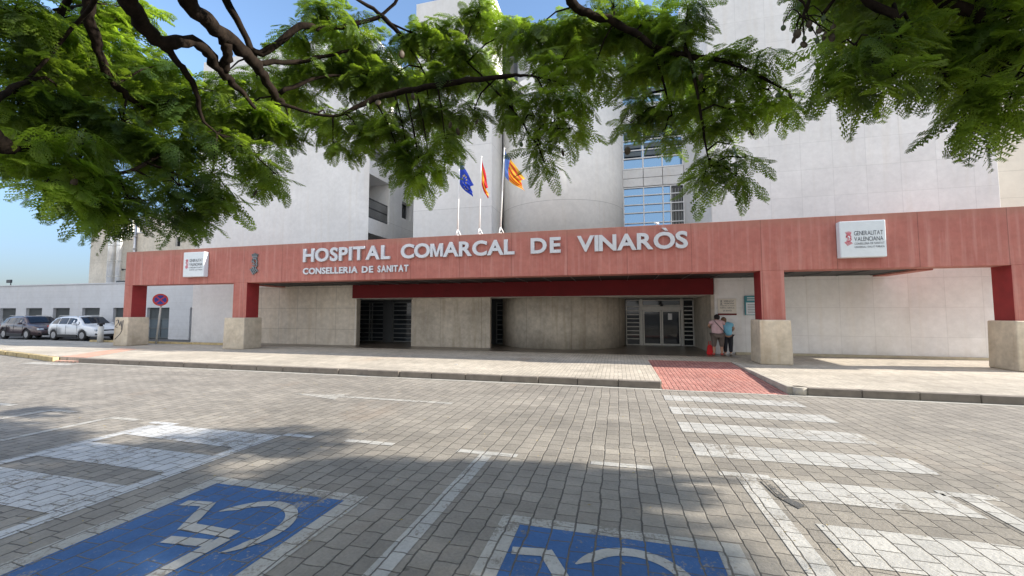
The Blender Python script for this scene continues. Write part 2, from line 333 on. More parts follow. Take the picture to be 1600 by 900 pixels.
# painted road markings: thin sheets of worn paint over the same pavers
def sheet(name, quads, mat, z=.004):
    g = MB()
    for q in quads:
        if len(q) == 4 and not hasattr(q[0], '__len__'): x0, x1, y0, y1 = q; g.face([(x0, y0, z), (x1, y0, z), (x1, y1, z), (x0, y1, z)])
        else: g.face([(a, b, z) for a, b in q])
    return structure(g.build(name, mat))
sheet('crosswalk_marking', [(.88, 3.27, 8.42, 8.92), (.87, 3.27, 7.34, 7.86), (.88, 3.24, 6.29, 6.82), (.89, 3.26, 5.30, 5.80), (1.50, 2.93, 4.30, 4.78), (1.52, 2.90, 3.30, 3.86), (1.5, 2.9, 2.3, 2.85)], M['paint_w'])
sheet('parking_line', [(1.17, 1.345, -.5, 4.72), (1.02, 1.50, 4.725, 4.85), (3.02, 3.19, -.5, 4.72), (2.9, 3.35, 4.725, 4.85)], M['paint_w'])
sheet('parking_line', [(-1.62, -1.46, -.5, 4.69), (-1.93, -1.17, 4.695, 4.80)], M['paint_w'])
sheet('parking_line', [(-3.52, -2.80, 4.69, 4.80), (-.31, .36, 4.70, 4.81)], M['paint_w'])
sheet('hatched_bay_marking', [(-4.66, -4.50, -.5, 4.19), (-4.5, -4.02, 4.70, 4.80), (-6.86, -6.70, -.5, 4.62), (-7.0, -6.5, 4.70, 4.8)], M['paint_h'])
sheet('hatched_bay_marking', [[(-6.69, 4.2), (-4.67, 4.12), (-4.5, 4.20), (-4.5, 4.69), (-6.69, 4.69)], (-6.69, -4.67, 3.32, 3.84), (-6.69, -4.67, 2.42, 2.98), (-6.69, -4.67, 1.5, 2.05)], M['paint_h'], .0045)
sheet('parking_line', [(-8.0, -7.86, 1, 4.72), (-7.95, -7.3, 4.73, 4.84), (-9.66, -9.50, 1, 4.82), (-9.6, -8.95, 4.83, 4.94), (-11.9, -10.7, 4.9, 5.02)], M['paint_w2'])
sheet('hatched_bay_marking', [(-9.4, -7.3-.6, 3.22, 3.50)], M['paint_h'], .0045)
sheet('lane_arrow_marking', [[(-6.55, 7.13), (-5.35, 6.85), (-5.42, 7.06), (-3.0, 7.06), (-3.0, 7.19), (-5.42, 7.19), (-5.35, 7.36)]], M['paint_w2'])
sheet('left_crossing_marking', [(-23.5, -21.0, 8.9, 9.3), (-19.3, -17.2, 9.0, 9.38), (-24.5, -21.5, 7.7, 8.15)], M['paint_w2'])
sheet('road_patch', [[(1.37, 4.66), (1.44, 4.67), (1.47, 4.35), (1.58, 4.18), (1.50, 4.10), (1.40, 4.32)]], M['patch'], .006)
def bay(cx, x0, x1, oy):
    sheet('disabled_bay_border', [(x0, x0+.17, .6, 3.38), (x1-.17, x1, .6, 3.38), (x0+.171, x1-.171, 3.25, 3.38), (x0+.171, x1-.171, .6, .75)], M['paint_w2'])
    sheet('disabled_bay_blue', [(x0+.172, x1-.172, .752, 3.248)], M['paint_b'])
    Cx, Cy = cx, 2.68+oy; r1, r0 = .40, .305; pts = []
    qs = []
    A = [math.radians(162-224*i/28) for i in range(29)]
    for a, b in zip(A[:-1], A[1:]):
        k0 = max(.15, min(1, (A[0]-a)/.35+.15)); k1 = max(.15, min(1, (A[0]-b)/.35+.15)); j0 = min(1, (a-A[-1])/.5+.1); j1 = min(1, (b-A[-1])/.5+.1)
        t0, t1 = min(k0, j0), min(k1, j1)
        qs.append([(Cx+r1*math.cos(a), Cy+r1*math.sin(a)), (Cx+r1*math.cos(b), Cy+r1*math.sin(b)), (Cx+(r1-(r1-r0)*t1)*math.cos(b), Cy+(r1-(r1-r0)*t1)*math.sin(b)), (Cx+(r1-(r1-r0)*t0)*math.cos(a), Cy+(r1-(r1-r0)*t0)*math.sin(a))])
    def bar(ax, ay, bx, by, wd):
        d = Vector((bx-ax, by-ay)).normalized(); nx, ny = -d.y*wd/2, d.x*wd/2
        qs.append([(Cx+ax+nx, Cy+ay+ny), (Cx+bx+nx, Cy+by+ny), (Cx+bx-nx, Cy+by-ny), (Cx+ax-nx, Cy+ay-ny)])
    bar(-.83, .165, -.585, .20, .09); bar(-.60, .22, -.375, -.165, .10); bar(-.40, -.13, .08, -.13, .10); bar(.06, -.19, .02, -.72, .11); bar(-.36, -.31, .0, -.27, .09)
    hd = [(Cx+.0+.13*math.cos(t), Cy-.95+.13*math.sin(t)) for t in [2*math.pi*i/20 for i in range(20)]]; qs.append(hd)
    g = MB()
    for i, q in enumerate(qs): g.face([(a, b, .0075+i*.00003) for a, b in q])
    structure(g.build('wheelchair_marking', M['paint_w']))
bay(-2.93, -4.05, -2.24, 0); bay(.08, -.95, .84, .04)

# ================================================================ HOSPITAL
H = empty('hospital_building', (-4, 16.6, 0), 'large white panelled hospital with red portico and concrete cylinder tower', 'building')
def part(name, fn, mat, parent=H, **k):
    mb = MB(); fn(mb); return mb.build(name, mat, parent, **k)
# left wing
def f(b):
    b.poly([(-22, 16.6), (-12.05, 16.6), (-11.5, 16.8), (-22, 16.8)], 2.4, 15.55); b.box(-22, -11.95, 16.605, 16.8, 0, 2.399)
    b.box(-22, -14.2, 16.8, 24, -.1, 15.5); b.box(-14.2, -11.5, 21.2, 24, 4.4, 15.5)
part('left_wing', f, M['white_plain'])
def f(b):
    for z0, z1 in ((5.52, 6.27), (8.42, 9.2), (11.4, 12.15), (14.3, 15.5)): b.box(-14.19, -11.5, 16.8, 18.6, z0, z1, .01)
    b.box(-14.19, -11.5, 18.6, 19.9, 4.4, 15.5, .01); b.box(-14.19, -11.5, 20.85, 21.2, 4.4, 15.5)
    for z0, z1 in ((4.4, 6.95), (7.9, 9.8), (10.75, 15.5)): b.box(-14.19, -11.502, 19.9, 20.85, z0, z1)
part('balcony_wall', f, M['white_tower'])
for z0, z1 in ((4.5, 5.52), (6.27, 8.42), (9.2, 11.4)):
    fr = part('balcony_window', lambda b: [b.box(-13.5, -13.42, 16.85, 18.58, z0+t, z0+t+.07) for t in (.05, .8*(z1-z0), .93*(z1-z0))] + [b.box(-13.5, -13.41, y, y+.07, z0, z1) for y in (16.82, 17.4, 18.0, 18.5)], M['white_paint'])
    part('pane', lambda b: b.box(-13.6, -13.52, 16.8, 18.6, z0, z1), M['glass'], fr)
for z0 in (6.27, 9.2):
    def f(b):
        for i in range(20): y = 16.9+i*.088; b.box(-11.62, -11.6, y, y+.02, z0+.02, z0+.98)
        for t in (.05, .5, .96): b.box(-11.635, -11.59, 16.82, 18.58, z0+t, z0+t+.045)
    part('balcony_railing', f, M['darkgrey'])
for z0, z1 in ((6.95, 7.9), (9.8, 10.75)):
    part('side_window', lambda b: b.box(-11.9, -11.8, 19.9, 20.85, z0, z1), M['glass'])
# concrete cladding under the canopy
part('concrete_wall', lambda b: b.poly([(-17.9, 16.56), (-12.1, 16.56), (-12.05, 16.575), (-11.9, 16.63), (-11.9, 16.9), (-12.1, 16.9), (-12.1, 16.597), (-17.9, 16.597)], .15, 2.98), M['conc_wall'])
# panel tower, upper and rough lower part
part('panel_tower', lambda b: b.box(-9.12, -5.3, 16.8, 18.5, 2.46, 16.5, .01), M['white_tower'])
part('tower_foot', lambda b: b.box(-9.15, -5.36, 16.81, 17.0, .15, 2.35, .01), M['conc_rough'])
part('dark_slot', lambda b: b.box(-5.9, -4.6, 18.8, 18.9, 4.3, 16.4), M['glass'])
def cyl(b, z0, z1, r=2.95, cx=-2.58, cy=19.83, n=96):
    bm = bmesh.new(); bmesh.ops.create_cone(bm, cap_ends=True, segments=n, radius1=r, radius2=r, depth=z1-z0, matrix=Matrix.Translation((cx, cy, (z0+z1)/2)))
    for q in bm.faces: q.smooth = len(q.verts) == 4
    b.add(bm)
o = part('cylinder_tower', lambda b: cyl(b, 2.46, 12.2), M['cyl'])
part('cylinder_foot', lambda b: cyl(b, .15, 2.35), M['conc_rough'])
def f(b):
    b.box(-11.5, 3.5, 21.3, 24, 2.5, 16.5); b.box(-5.5, .37, 19.9, 21.3, 12.9, 16.5)
part('back_wall', f, M['white_tower'])
part('side_wall', lambda b: b.poly([(3.548, 16.62), (3.15, 20.3), (3.15, 21.3), (3.548, 21.3)], 2.99, 16.45), M['white_plain'])
part('right_wing', lambda b: b.box(3.55, 12.2, 16.6, 23, -.1, 14.6, .01), M['white'])
part('rear_wing', lambda b: b.box(12.205, 19, 18.6, 24, -.1, 13.2, .01), M['cream'])
part('entrance_side_wall', lambda b: b.box(3.43, 3.547, 16.6, 20.3, .15, 2.35), M['conc_rough'])
part('wall_plinth', lambda b: b.box(4.2, 12.15, 16.5, 16.597, .15, .24, .01), M['plinth'])
# recess
part('entrance_ceiling', lambda b: b.box(-14.1, 3.547, 16.605, 20.4, 2.352, 2.45), M['ceil'])
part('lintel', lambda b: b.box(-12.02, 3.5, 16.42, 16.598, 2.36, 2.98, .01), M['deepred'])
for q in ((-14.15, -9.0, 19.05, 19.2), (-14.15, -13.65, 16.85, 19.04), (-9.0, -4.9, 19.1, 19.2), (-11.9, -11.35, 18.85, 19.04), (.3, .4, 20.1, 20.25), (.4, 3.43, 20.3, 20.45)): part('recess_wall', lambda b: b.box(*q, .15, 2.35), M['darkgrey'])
def window(name, x0, x1, y, z0, z1, xs, zs, fw=.05, fm=M['alu'], gm=M['glass'], parent=H, dy=.06):
    mb = MB()
    for i, x in enumerate([x0]+list(xs)+[x1]):
        mb.box(x-fw/2, x+fw/2, y-dy, y+.02, z0-fw/2, z1+fw/2, .004, seg=1)
    X = [x0]+list(xs)+[x1]
    for z in [z0]+list(zs)+[z1]:
        for a, c in zip(X[:-1], X[1:]): mb.box(a+fw/2+.001, c-fw/2-.001, y-dy+.006, y+.02, z-fw/2+.001, z+fw/2-.001, .003, seg=1)
    fr = mb.build(name, fm, parent)
    g = MB(); g.box(x0, x1, y+.021, y+.03, z0, z1); g.build('pane', gm, fr); return fr
hz = [.15+.235*i for i in range(1, 9)]
window('entrance_window', -13.6, -11.9, 18.95, .2, 2.2, (-12.75, -12.6), hz[:8], .04, M['alud'])
window('entrance_window', -11.35, -9.2, 18.95, .2, 2.2, (-9.75,), hz[:8], .04, M['alud'])
window('entrance_window', -5.7, -4.95, 18.95, .2, 2.15, (), hz[:8], .04, M['alud'])
# automatic door
window('sidelight', .43, 1.04, 20.15, .17, 2.28, (), [.45+.19*i for i in range(9)], .045)
window('sidelight', 2.97, 3.40, 20.15, .17, 2.28, (), [.45+.19*i for i in range(9)], .045)
window('door_transom', 1.16, 2.86, 20.15, 2.02, 2.27, (), (), .05)
d0 = MB(); d0.box(1.06, 1.17, 20.04, 20.16, .156, 2.34, .005); d0.box(2.85, 2.95, 20.04, 20.16, .156, 2.34, .005); d0.box(1.171, 2.849, 20.04, 20.16, 1.80, 1.985, .005)
dr = d0.build('door_frame', M['alu'], H)
for x0, x1 in ((1.19, 2.0), (2.02, 2.83)):
    mb = MB(); mb.box(x0, x0+.06, 20.07, 20.12, .16, 1.795); mb.box(x1-.06, x1, 20.07, 20.12, .16, 1.795); mb.box(x0+.061, x1-.061, 20.07, 20.12, 1.73, 1.795); mb.box(x0+.061, x1-.061, 20.07, 20.12, .16, .24)
    lf = mb.build('sliding_door', M['alu'], H); g = MB(); g.box(x0+.05, x1-.05, 20.09, 20.10, .2, 1.76); g.build('pane', M['glass'], lf)
part('door_sensor', lambda b: b.box(1.95, 2.08, 19.96, 20.04, 1.98, 2.12, .02), M['plastic'])
part('door_notice', lambda b: b.box(2.3, 2.48, 20.078, 20.083, 1.35, 1.65), M['white_paint'])
# upper stair window
w1 = window('stair_window', .4, 3.13, 20.2, 4.6, 7.74, (1.33, 2.21, 2.56), (5.1, 5.55, 6.0, 6.5, 6.9, 7.35), .05, M['white_paint'], M['sglass'])
window('stair_window', .4, 3.13, 20.2, 8.68, 11.0, (1.33, 2.21), (9.2, 9.6, 10.1, 10.55), .06, M['white_paint'], M['sglass'])
window('stair_window', .4, 3.13, 20.2, 11.9, 14.5, (1.33, 2.21), (12.3, 12.8, 13.3, 13.9), .06, M['white_paint'], M['sglass'])
for x0, x1 in ((.37, 1.33), (1.33, 2.21), (2.21, 3.15)):
    for z0, z1 in ((7.78, 8.2), (8.2, 8.64), (11.04, 11.46), (11.46, 11.86)): part('spandrel', lambda b: b.box(x0+.012, x1-.012, 20.12, 20.25, z0+.012, z1-.012, .006), M['white_plain'])
for z0 in (9.2, 9.6, 10.1, 12.3, 12.8):
    for x in (.46, 1.4, 2.28): part('window_blind', lambda b: b.box(x, x+.8, 20.10, 20.13, z0+.09, z0+.30), M['green_grey'])
part('dark_pane', lambda b: b.box(2.59, 3.1, 20.205, 20.2195, 4.65, 7.7), M['glass'])
for i in range(4): part('window_curtain', lambda b: b.box(2.62+i*.13, 2.62+i*.13+.05, 20.2, 20.2045, 5.0, 7.6), M['alud'])
# portico: fascia, columns, canopy
fa = part('fascia_beam', lambda b: (b.box(-22.5, 12.6, 13.8, 14.42, 2.97, 4.55, .012), b.box(11.98, 12.6, 14.421, 18.55, 2.97, 4.55, .012)), M['red'])
for x0, x1 in ((-22.5, -22.0), (-16.02, -15.3), (4.26, 4.9), (10.27, 10.95)):
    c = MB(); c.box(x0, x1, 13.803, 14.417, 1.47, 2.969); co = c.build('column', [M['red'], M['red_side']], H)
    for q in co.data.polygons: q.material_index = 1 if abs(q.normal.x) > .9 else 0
    cc = MB(); e = .22 if x0 < -10 else .12
    b = bmesh.new(); bmesh.ops.create_cube(b, size=1)
    for v in b.verts:
        fl = .02 if v.co.z < 0 else 0
        v.co = Vector(((x0-e-fl) if v.co.x < 0 else (x1+e*.6+fl), (13.62-fl) if v.co.y < 0 else 14.5+fl, .15 if v.co.z < 0 else 1.475))
    bmesh.ops.bevel(b, geom=b.edges[:], offset=.045, segments=3, affect='EDGES', profile=.6); cc.add(b)
    cc.build('column_base', M['base'], co)
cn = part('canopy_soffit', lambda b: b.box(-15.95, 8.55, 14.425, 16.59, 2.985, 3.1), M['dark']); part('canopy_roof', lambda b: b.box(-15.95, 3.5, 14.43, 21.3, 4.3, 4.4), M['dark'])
for i in range(25): part('canopy_slat', lambda b: b.box(-15.6+i*1.0, -15.585+i*1.0, 14.43, 16.4, 2.955, 2.984), M['alud'])
for a_, b_ in ((8.551, 8.95), (-16.3, -15.951)): part('canopy_edge_beam', lambda b: b.box(a_, b_, 14.425, 16.55, 2.93, 4.4, .01), M['red'])
part('security_camera', lambda b: (b.tube([(1.24, 13.76, 4.62), (1.36, 13.86, 4.61)], .028, 12), b.box(1.30, 1.33, 13.84, 13.9, 4.54, 4.62)), M['white_paint'])

# ---------------------------------------------------------------- annex on the left
A = empty('annex_building', (-40, 20.5, -.1), 'long low grey annex with slate doors behind the parked cars', 'building')
ops = [(-52.5, -50.6), (-49.6, -47.7), (-46.73, -44.83), (-43.65, -41.84), (-40.64, -38.85), (-37.54, -35.74), (-34.41, -32.6), (-31.18, -29.15), (-27.35, -26.95)]
def f(b):
    xs = [-90]+[v for o in ops for v in o]+[-21.99]
    for i in range(0, len(xs), 2): b.box(xs[i], xs[i+1], 20.5, 20.8, -.1, 2.02)
    b.box(-90, -22.01, 20.5, 20.8, 2.02, 3.72); b.box(-90, -22.01, 20.805, 30, -.1, 3.55)
part('wall', f, M['lowwall'], A)
for x0, x1 in ops:
    ww = x1-x0; mb = MB(); 
    mb.box(x0, x1, 20.72, 20.78, -.1, 2.02)
    d = mb.build('door' if x0 > -32 else 'window', M['green_grey'], A)
    g = MB(); n = max(2, int(ww/.11))
    if ww > 1:
        for i in range(n): x = x0+.05+(ww-.1)*i/(n-1); g.box(x-.012, x+.012, 20.66, 20.69, 1.25, 2.0)
        for z in (-.05, .6, 1.22): g.box(x0+.02, x1-.02, 20.665, 20.718, z, z+.05)
        g.box((x0+x1)/2-.03, (x0+x1)/2+.03, 20.665, 20.718, 0, 1.25)
    else: g.box(x0+.02, x1-.02, 20.66, 20.71, .9, .94)
    g.build('grille', M['alud'], d)
part('roof_lip', lambda b: b.box(-90, -22.02, 20.44, 20.82, 3.721, 3.8, .01), M['lowwall'], A)
part('roof_vent', lambda b: b.box(-35.0, -33.2, 20.9, 21.6, 3.8, 3.98, .03), M['darkgrey'], A)
fl = empty('flood_light', (-46, 20.65, 3.8), 'small dark floodlight on the flat roof of the low annex', 'floodlight')
part('pole', lambda b: b.tube([(-46, 20.65, 3.8), (-46, 20.65, 4.05)], .03, 8), M['darkgrey'], fl)
part('lamp_head', lambda b: b.box(-46.25, -45.75, 20.5, 20.62, 4.0, 4.25, .02, rot=None), M['darkgrey'], fl)
Bn = empty('plant_building', (-34, 23, 3.5), 'weathered beige block rising behind the low annex', 'building')
def f(b):
    b.box(-41.6, -37.9, 23, 32, -.1, 9.2, .02); b.box(-37.899, -35.7, 23, 32, -.1, 7.9, .02); b.box(-35.699, -31.96-.5, 23, 32, -.1, 9.25, .02); b.box(-32.459, -31.96, 23, 32, -.1, 6.7); b.box(-32.459, -31.96, 23, 32, 7.42, 9.25); b.box(-31.959, -20, 23, 32, -.1, 9.25)
part('wall', f, M['beige'], Bn)
wf = part('window', lambda b: b.box(-32.46, -31.96, 23.2, 23.25, 6.7, 7.42), M['glass'], Bn)
for a_ in (-32.45, -32.02): part('frame', lambda b: b.box(a_, a_+.05, 23.05, 23.12, 6.7, 7.42), M['alu'], wf)
part('roof_edge', lambda b: (b.box(-35.75, -21, 22.93, 23.3, 9.251, 9.36, .01), b.box(-37.9, -35.7, 22.94, 23.2, 7.901, 8.0)), M['lowwall'], Bn)
def f(b):
    for i in range(4): x = -37.4+i*.5; b.box(x, x+.09, 23.1, 23.2, 8.0, 9.3)
    b.box(-37.9, -35.7, 23.1, 23.18, 9.2, 9.32); b.box(-35.75, -34.9, 22.75, 22.93, 8.4, 9.25, .03)
part('roof_railing', f, M['alud'], Bn)
for x, r_, h_, lb in ((-37.75, .24, 10.6, 'thickest polished steel flue pipe at the left of the pair on the beige block'), (-36.98, .17, 10.0, 'thinner steel flue pipe to the right of the thick one on the beige block')):
    ch = empty('flue_pipe', (x, 22.2, 3.55), lb, 'flue pipe', 'steel flue pipes on the beige block')
    part('pipe', lambda b: b.tube([(x, 22.2, 3.5), (x, 22.2, h_)], r_, 24), M['steel'], ch)
    for z in (4.4, 5.6, 6.8, 8.0, 9.2): part('collar', lambda b: b.tube([(x, 22.2, z), (x, 22.2, z+.06)], r_+.025, 24), M['alu'], ch)
    for z in (5.0, 7.4): part('bracket', lambda b: b.box(x-.03, x+.03, 22.2+r_, 22.998, z, z+.06), M['darkgrey'], ch)
o = part('cable_conduit', lambda b: (b.tube([(-36.5, 22.9, 3.5), (-36.5, 22.9, 9.0)], .09, 12), [b.box(-36.62, -36.38, 22.8, 22.999, z, z+.1) for z in (4.2, 5.4, 6.6, 7.6)]), M['rim'], Bn)

# ================================================================ SIGNS
def text_mesh(s, bold=0., ext=.0):
    cu = bpy.data.curves.new('t', 'FONT'); cu.body = s; cu.size = 1; cu.extrude = ext; cu.offset = bold; cu.resolution_u = 4
    o = bpy.data.objects.new('t', cu); C.objects.link(o); dg = bpy.context.evaluated_depsgraph_get(); dg.update()
    me = bpy.data.meshes.new_from_object(o.evaluated_get(dg)); bpy.data.objects.remove(o); bpy.data.curves.remove(cu); return me
def tris(me): 
    co = np.empty(len(me.vertices)*3, dtype=np.float32); me.vertices.foreach_get('co', co); return co.reshape(-1, 3)
_cap = tris(text_mesh('H'))[:, 1].max()
def place_text(parent, s, x0, x1, z0, cap, y, mat, depth=.0, bold=.0, name='letter', wmul=1.12, single=False, frame=None):
    """words on the plane y, facing -Y, fitted between x0 and x1"""
    sx = cap/_cap*wmul; sz = cap/_cap; chars = []
    for ch in s:
        if ch == 'M' and depth:
            b = bmesh.new(); k_ = _cap*.98
            vs = [b.verts.new((px*k_, pz*k_, .5)) for px, pz in ((0, 0), (.2, 0), (.2, .66), (.41, 0), (.59, 0), (.80, .66), (.80, 0), (1.0, 0), (1.0, 1), (.73, 1), (.50, .27), (.27, 1), (0, 1))]
            fc = b.faces.new(vs); g_ = bmesh.ops.extrude_face_region(b, geom=[fc])
            for v in g_['geom']:
                if isinstance(v, bmesh.types.BMVert): v.co.z = -.5
            bmesh.ops.recalc_face_normals(b, faces=b.faces); me = bpy.data.meshes.new('t'); b.to_mesh(me); b.free(); chars.append((me, k_*sx*.92, 0))
            for v in me.vertices: v.co.x *= .92
            continue
        if ch == ' ': chars.append((None, .26*sx, 0)); continue
        me = text_mesh(ch, bold*(.45 if ch == 'M' else 1), .5 if depth else 0); co = tris(me); chars.append((me, (co[:, 0].max()-co[:, 0].min())*sx, co[:, 0].min()))
    tot = sum(c[1] for c in chars); gap = (x1-x0-tot)/max(1, len(chars)-1)
    if gap < .01*cap: k = (x1-x0)/(tot*1.12); sx *= k; chars = [(m_, w_*k, a) for m_, w_, a in chars]; gap = (x1-x0-sum(c[1] for c in chars))/max(1, len(chars)-1)
    x = x0; bmall = bmesh.new(); outs = []
    for me, wd, mn in chars:
        if me is not None:
            for v in me.vertices:
                cx, cy, cz = v.co; v.co = (x+(cx-mn)*sx, y-(cz+.5)*depth, z0+cy*sz)
                if frame is not None: v.co = frame @ v.co
            if single: bmall.from_mesh(me); bpy.data.meshes.remove(me)
            else: me.name = name; outs.append(link(name, me, mat, parent))
        x += wd+gap
    if single:
        me = bpy.data.meshes.new(name); bmall.to_mesh(me); bmall.free(); return link(name, me, mat, parent)
    return outs
S1 = empty('wall_lettering', (-5, 13.8, 3.77), 'large raised silver letters reading HOSPITAL COMARCAL DE VINARÒS on the red fascia', 'lettering')
for wd_, a, b_ in (('HOSPITAL', -12.40, -8.42), ('COMARCAL', -7.95, -3.48), ('DE', -2.89, -1.84), ('VINARÒS', -1.28, 2.22)):
    place_text(S1, wd_.replace('Ò', 'O'), a, b_, 3.77, .50, 13.795, M['letter'], .09, .03)
ac = MB(); b = bmesh.new(); vs = [b.verts.new((x_, 13.795, z_)) for x_, z_ in ((1.44, 4.43), (1.56, 4.43), (1.63, 4.335), (1.55, 4.335))]; g_ = bmesh.ops.extrude_face_region(b, geom=[b.faces.new(vs)])
for v in g_['geom']:
    if isinstance(v, bmesh.types.BMVert): v.co.y -= .09
ac.add(b); ac.build('accent', M['letter'], S1)
S2 = empty('wall_lettering', (-10, 13.8, 3.26), 'small raised silver letters reading CONSELLERIA DE SANITAT under the hospital name', 'lettering')
place_text(S2, 'CONSELLERIA', -12.42, -9.85, 3.26, .235, 13.795, M['letter'], .05, .035)
place_text(S2, 'DE', -9.66, -9.16, 3.26, .235, 13.795, M['letter'], .05, .035)
place_text(S2, 'SANITAT', -8.96, -7.64, 3.26, .235, 13.795, M['letter'], .05, .035)
# heraldic emblem: crown, helmet curl and four slanting bars
def emblem(mb, cx, cz, h, y, d):
    s = h
    def bar(x0, z0, x1, z1, t):
        dv = Vector((x1-x0, z1-z0)).normalized(); nx, nz = -dv.y*t/2, dv.x*t/2
        q = [(x0+nx, z0+nz), (x1+nx, z1+nz), (x1-nx, z1-nz), (x0-nx, z0-nz)]
        b = bmesh.new(); vs = [b.verts.new((cx+p[0]*s, y, cz+p[1]*s)) for p in q]; fc = b.faces.new(vs); g_ = bmesh.ops.extrude_face_region(b, geom=[fc])
        for v in g_['geom']:
            if isinstance(v, bmesh.types.BMVert): v.co.y -= d
        bmesh.ops.recalc_face_normals(b, faces=b.faces); mb.add(b)
    for i in range(4): o_ = i*.075; bar(-.20+o_, -.22+o_*.35, -.02+o_*1.0, -.46+o_*.55, .042)      # shield stripes
    for i in range(5): a = -.1+i*.06; bar(a, .34, a-.03+i*.015, .47-abs(i-2)*.02, .03)             # crown points
    bar(-.12, .33, .17, .31, .035); bar(-.10, .27, .15, .25, .03)
    P = [(.02+.13*math.cos(t), .10+.13*math.sin(t)) for t in [math.radians(200-i*26) for i in range(10)]]
    for p, q in zip(P[:-1], P[1:]): bar(*p, *q, .05)
    bar(-.10, .20, .02, .02, .05); bar(.10, .02, .17, -.06, .05); bar(.17, -.06, .06, -.17, .05); bar(.06, -.17, -.10, -.13, .05); bar(-.08, -.02, .06, -.05, .045)
def f(b): emblem(b, -14.92, 3.76, .98, 13.795, .05)
mb = MB(); f(mb); o = mb.build('wall_emblem', M['rust']); tag(o, 'dark metal heraldic emblem on the red fascia left of the hospital name', 'emblem')
def light_box(x0, x1, z0, z1, label):
    s = empty('sign_box', ((x0+x1)/2, 13.8, z0), label, 'sign', 'square white institutional signs on the fascia')
    part('housing', lambda b: b.box(x0, x1, 13.58, 13.797, z0, z1, .025), M['box'], s)
    W = x1-x0; Hh = z1-z0; y = 13.574
    mb = MB(); emblem(mb, x0+.18*W, z0+.52*Hh, .42*Hh, 13.577, .004); mb.build('emblem', M['redink'], s)
    for t, a, b_, zz, c in (('GENERALITAT', .31, .93, .60, .115), ('VALENCIANA', .31, .93, .44, .115), ('CONSELLERIA DE SANITAT', .31, .95, .345, .055), ('UNIVERSAL I SALUT PÚBLICA', .31, .95, .255, .05)):
        place_text(s, t, x0+a*W, x0+b_*W, z0+zz*Hh, c*Hh, y, M['ink'], 0, .0, 'writing', 1.0, True)
light_box(-18.64, -17.45, 3.26, 4.36, 'white illuminated sign box above the no stopping sign, leftmost on the fascia')
light_box(6.28, 7.40, 3.27, 4.33, 'white illuminated sign box on the right part of the red fascia')
ws = empty('wall_sign', (3.97, 16.59, 1.62), 'cream plaque with a dark red lower edge on the wall above the two people', 'sign')
part('plate', lambda b: b.box(3.66, 4.28, 16.55, 16.597, 1.66, 2.21, .006), simple('cream_plaque', (.72, .68, .60), .5, var=.03), ws); part('bottom_edge', lambda b: b.box(3.66, 4.28, 16.54, 16.597, 1.60, 1.658), M['deepred'], ws)
mb = MB(); emblem(mb, 3.77, 2.06, .2, 16.549, .003); mb.build('emblem', M['ink'], ws)
for t, a, b_, zz, c in (('GENERALITAT', 3.86, 4.2, 2.09, .055), ('VALENCIANA', 3.86, 4.2, 2.005, .055), ('CONSELLERIA DE SANITAT', 3.72, 4.22, 1.93, .028), ('HOSPITAL COMARCAL', 3.72, 4.22, 1.845, .042), ('DE VINARÒS', 3.83, 4.12, 1.74, .045)):
    place_text(ws, t, a, b_, zz, c, 16.545, M['ink'], 0, .01, 'writing', 1.0, True)
tsn = empty('wall_sign', (4.9, 16.59, 1.6), 'teal topped information board partly hidden behind the red column', 'sign')
part('plate', lambda b: b.box(4.56, 5.26, 16.54, 16.597, 1.60, 2.31, .006), simple('teal_sign', (.05, .25, .30), .5), tsn)
part('notice_panel', lambda b: b.box(4.60, 5.24, 16.534, 16.539, 1.62, 2.06), M['box'], tsn)
def f(b):
    r_ = random.Random(5)
    for i in range(6): b.box(4.65, 4.65+r_.uniform(.3, .55), 16.530, 16.5335, 1.98-i*.06, 1.995-i*.06)
part('small_print', f, M['ink'], tsn)
part('header_print', lambda b: (b.box(4.64, 5.1, 16.535, 16.5385, 2.22, 2.25), b.box(4.64, 5.0, 16.535, 16.5385, 2.14, 2.17)), M['box'], tsn)
# no stopping sign
ns = empty('traffic_sign', (-22.1, 15.0, .15), 'round red and blue no stopping sign on a leaning grey pole', 'road sign')
part('pole', lambda b: b.tube([(-22.1, 15.0, .15), (-21.84, 15.0, 2.6)], .038, 12), M['alu'], ns)
d_ = Vector((21.86, -15, -.6)).normalized(); q_ = d_.to_track_quat('Z', 'Y').to_matrix().to_4x4(); DM = Matrix.Translation(Vector((-21.88, 14.95, 2.32))+d_*.05) @ q_
def disc(b, r, z, th=.006, r0=0, n=40):
    bm = bmesh.new()
    bmesh.ops.create_cone(bm, cap_ends=True, segments=n, radius1=r, radius2=r, depth=th, matrix=DM @ Matrix.Translation((0, 0, z))); b.add(bm)
part('rim', lambda b: disc(b, .30, 0, .02), simple('sign_red', (.60, .045, .03), .4), ns)
part('blue_disc', lambda b: disc(b, .225, .013), simple('sign_blue', (.03, .05, .35), .4), ns)
part('red_cross', lambda b: [b.box(-.225, .225, -.028, .028, .018, .022, rot=DM @ Matrix.Rotation(R(a), 4, 'Z')) for a in (45, -44.9)][:1] and b.box(-.225, .225, -.028, .028, .0181, .0221, rot=DM @ Matrix.Rotation(R(-45), 4, 'Z')), M['redink'], ns)
# litter bin
lb = empty('litter_bin', (-25.9, 15.0, .15), 'slim grey cylindrical litter bin with dark top beside the graffitied column base', 'bin')
part('body', lambda b: b.tube([(-25.9, 14.95, .15), (-25.9, 14.95, .98)], .12, 24), M['alu'], lb)
part('lid', lambda b: (b.tube([(-25.9, 14.95, 1.06), (-25.9, 14.95, 1.16)], .14, 24), b.tube([(-25.9, 14.95, .98), (-25.9, 14.95, 1.06)], .07, 12)), M['plastic'], lb)
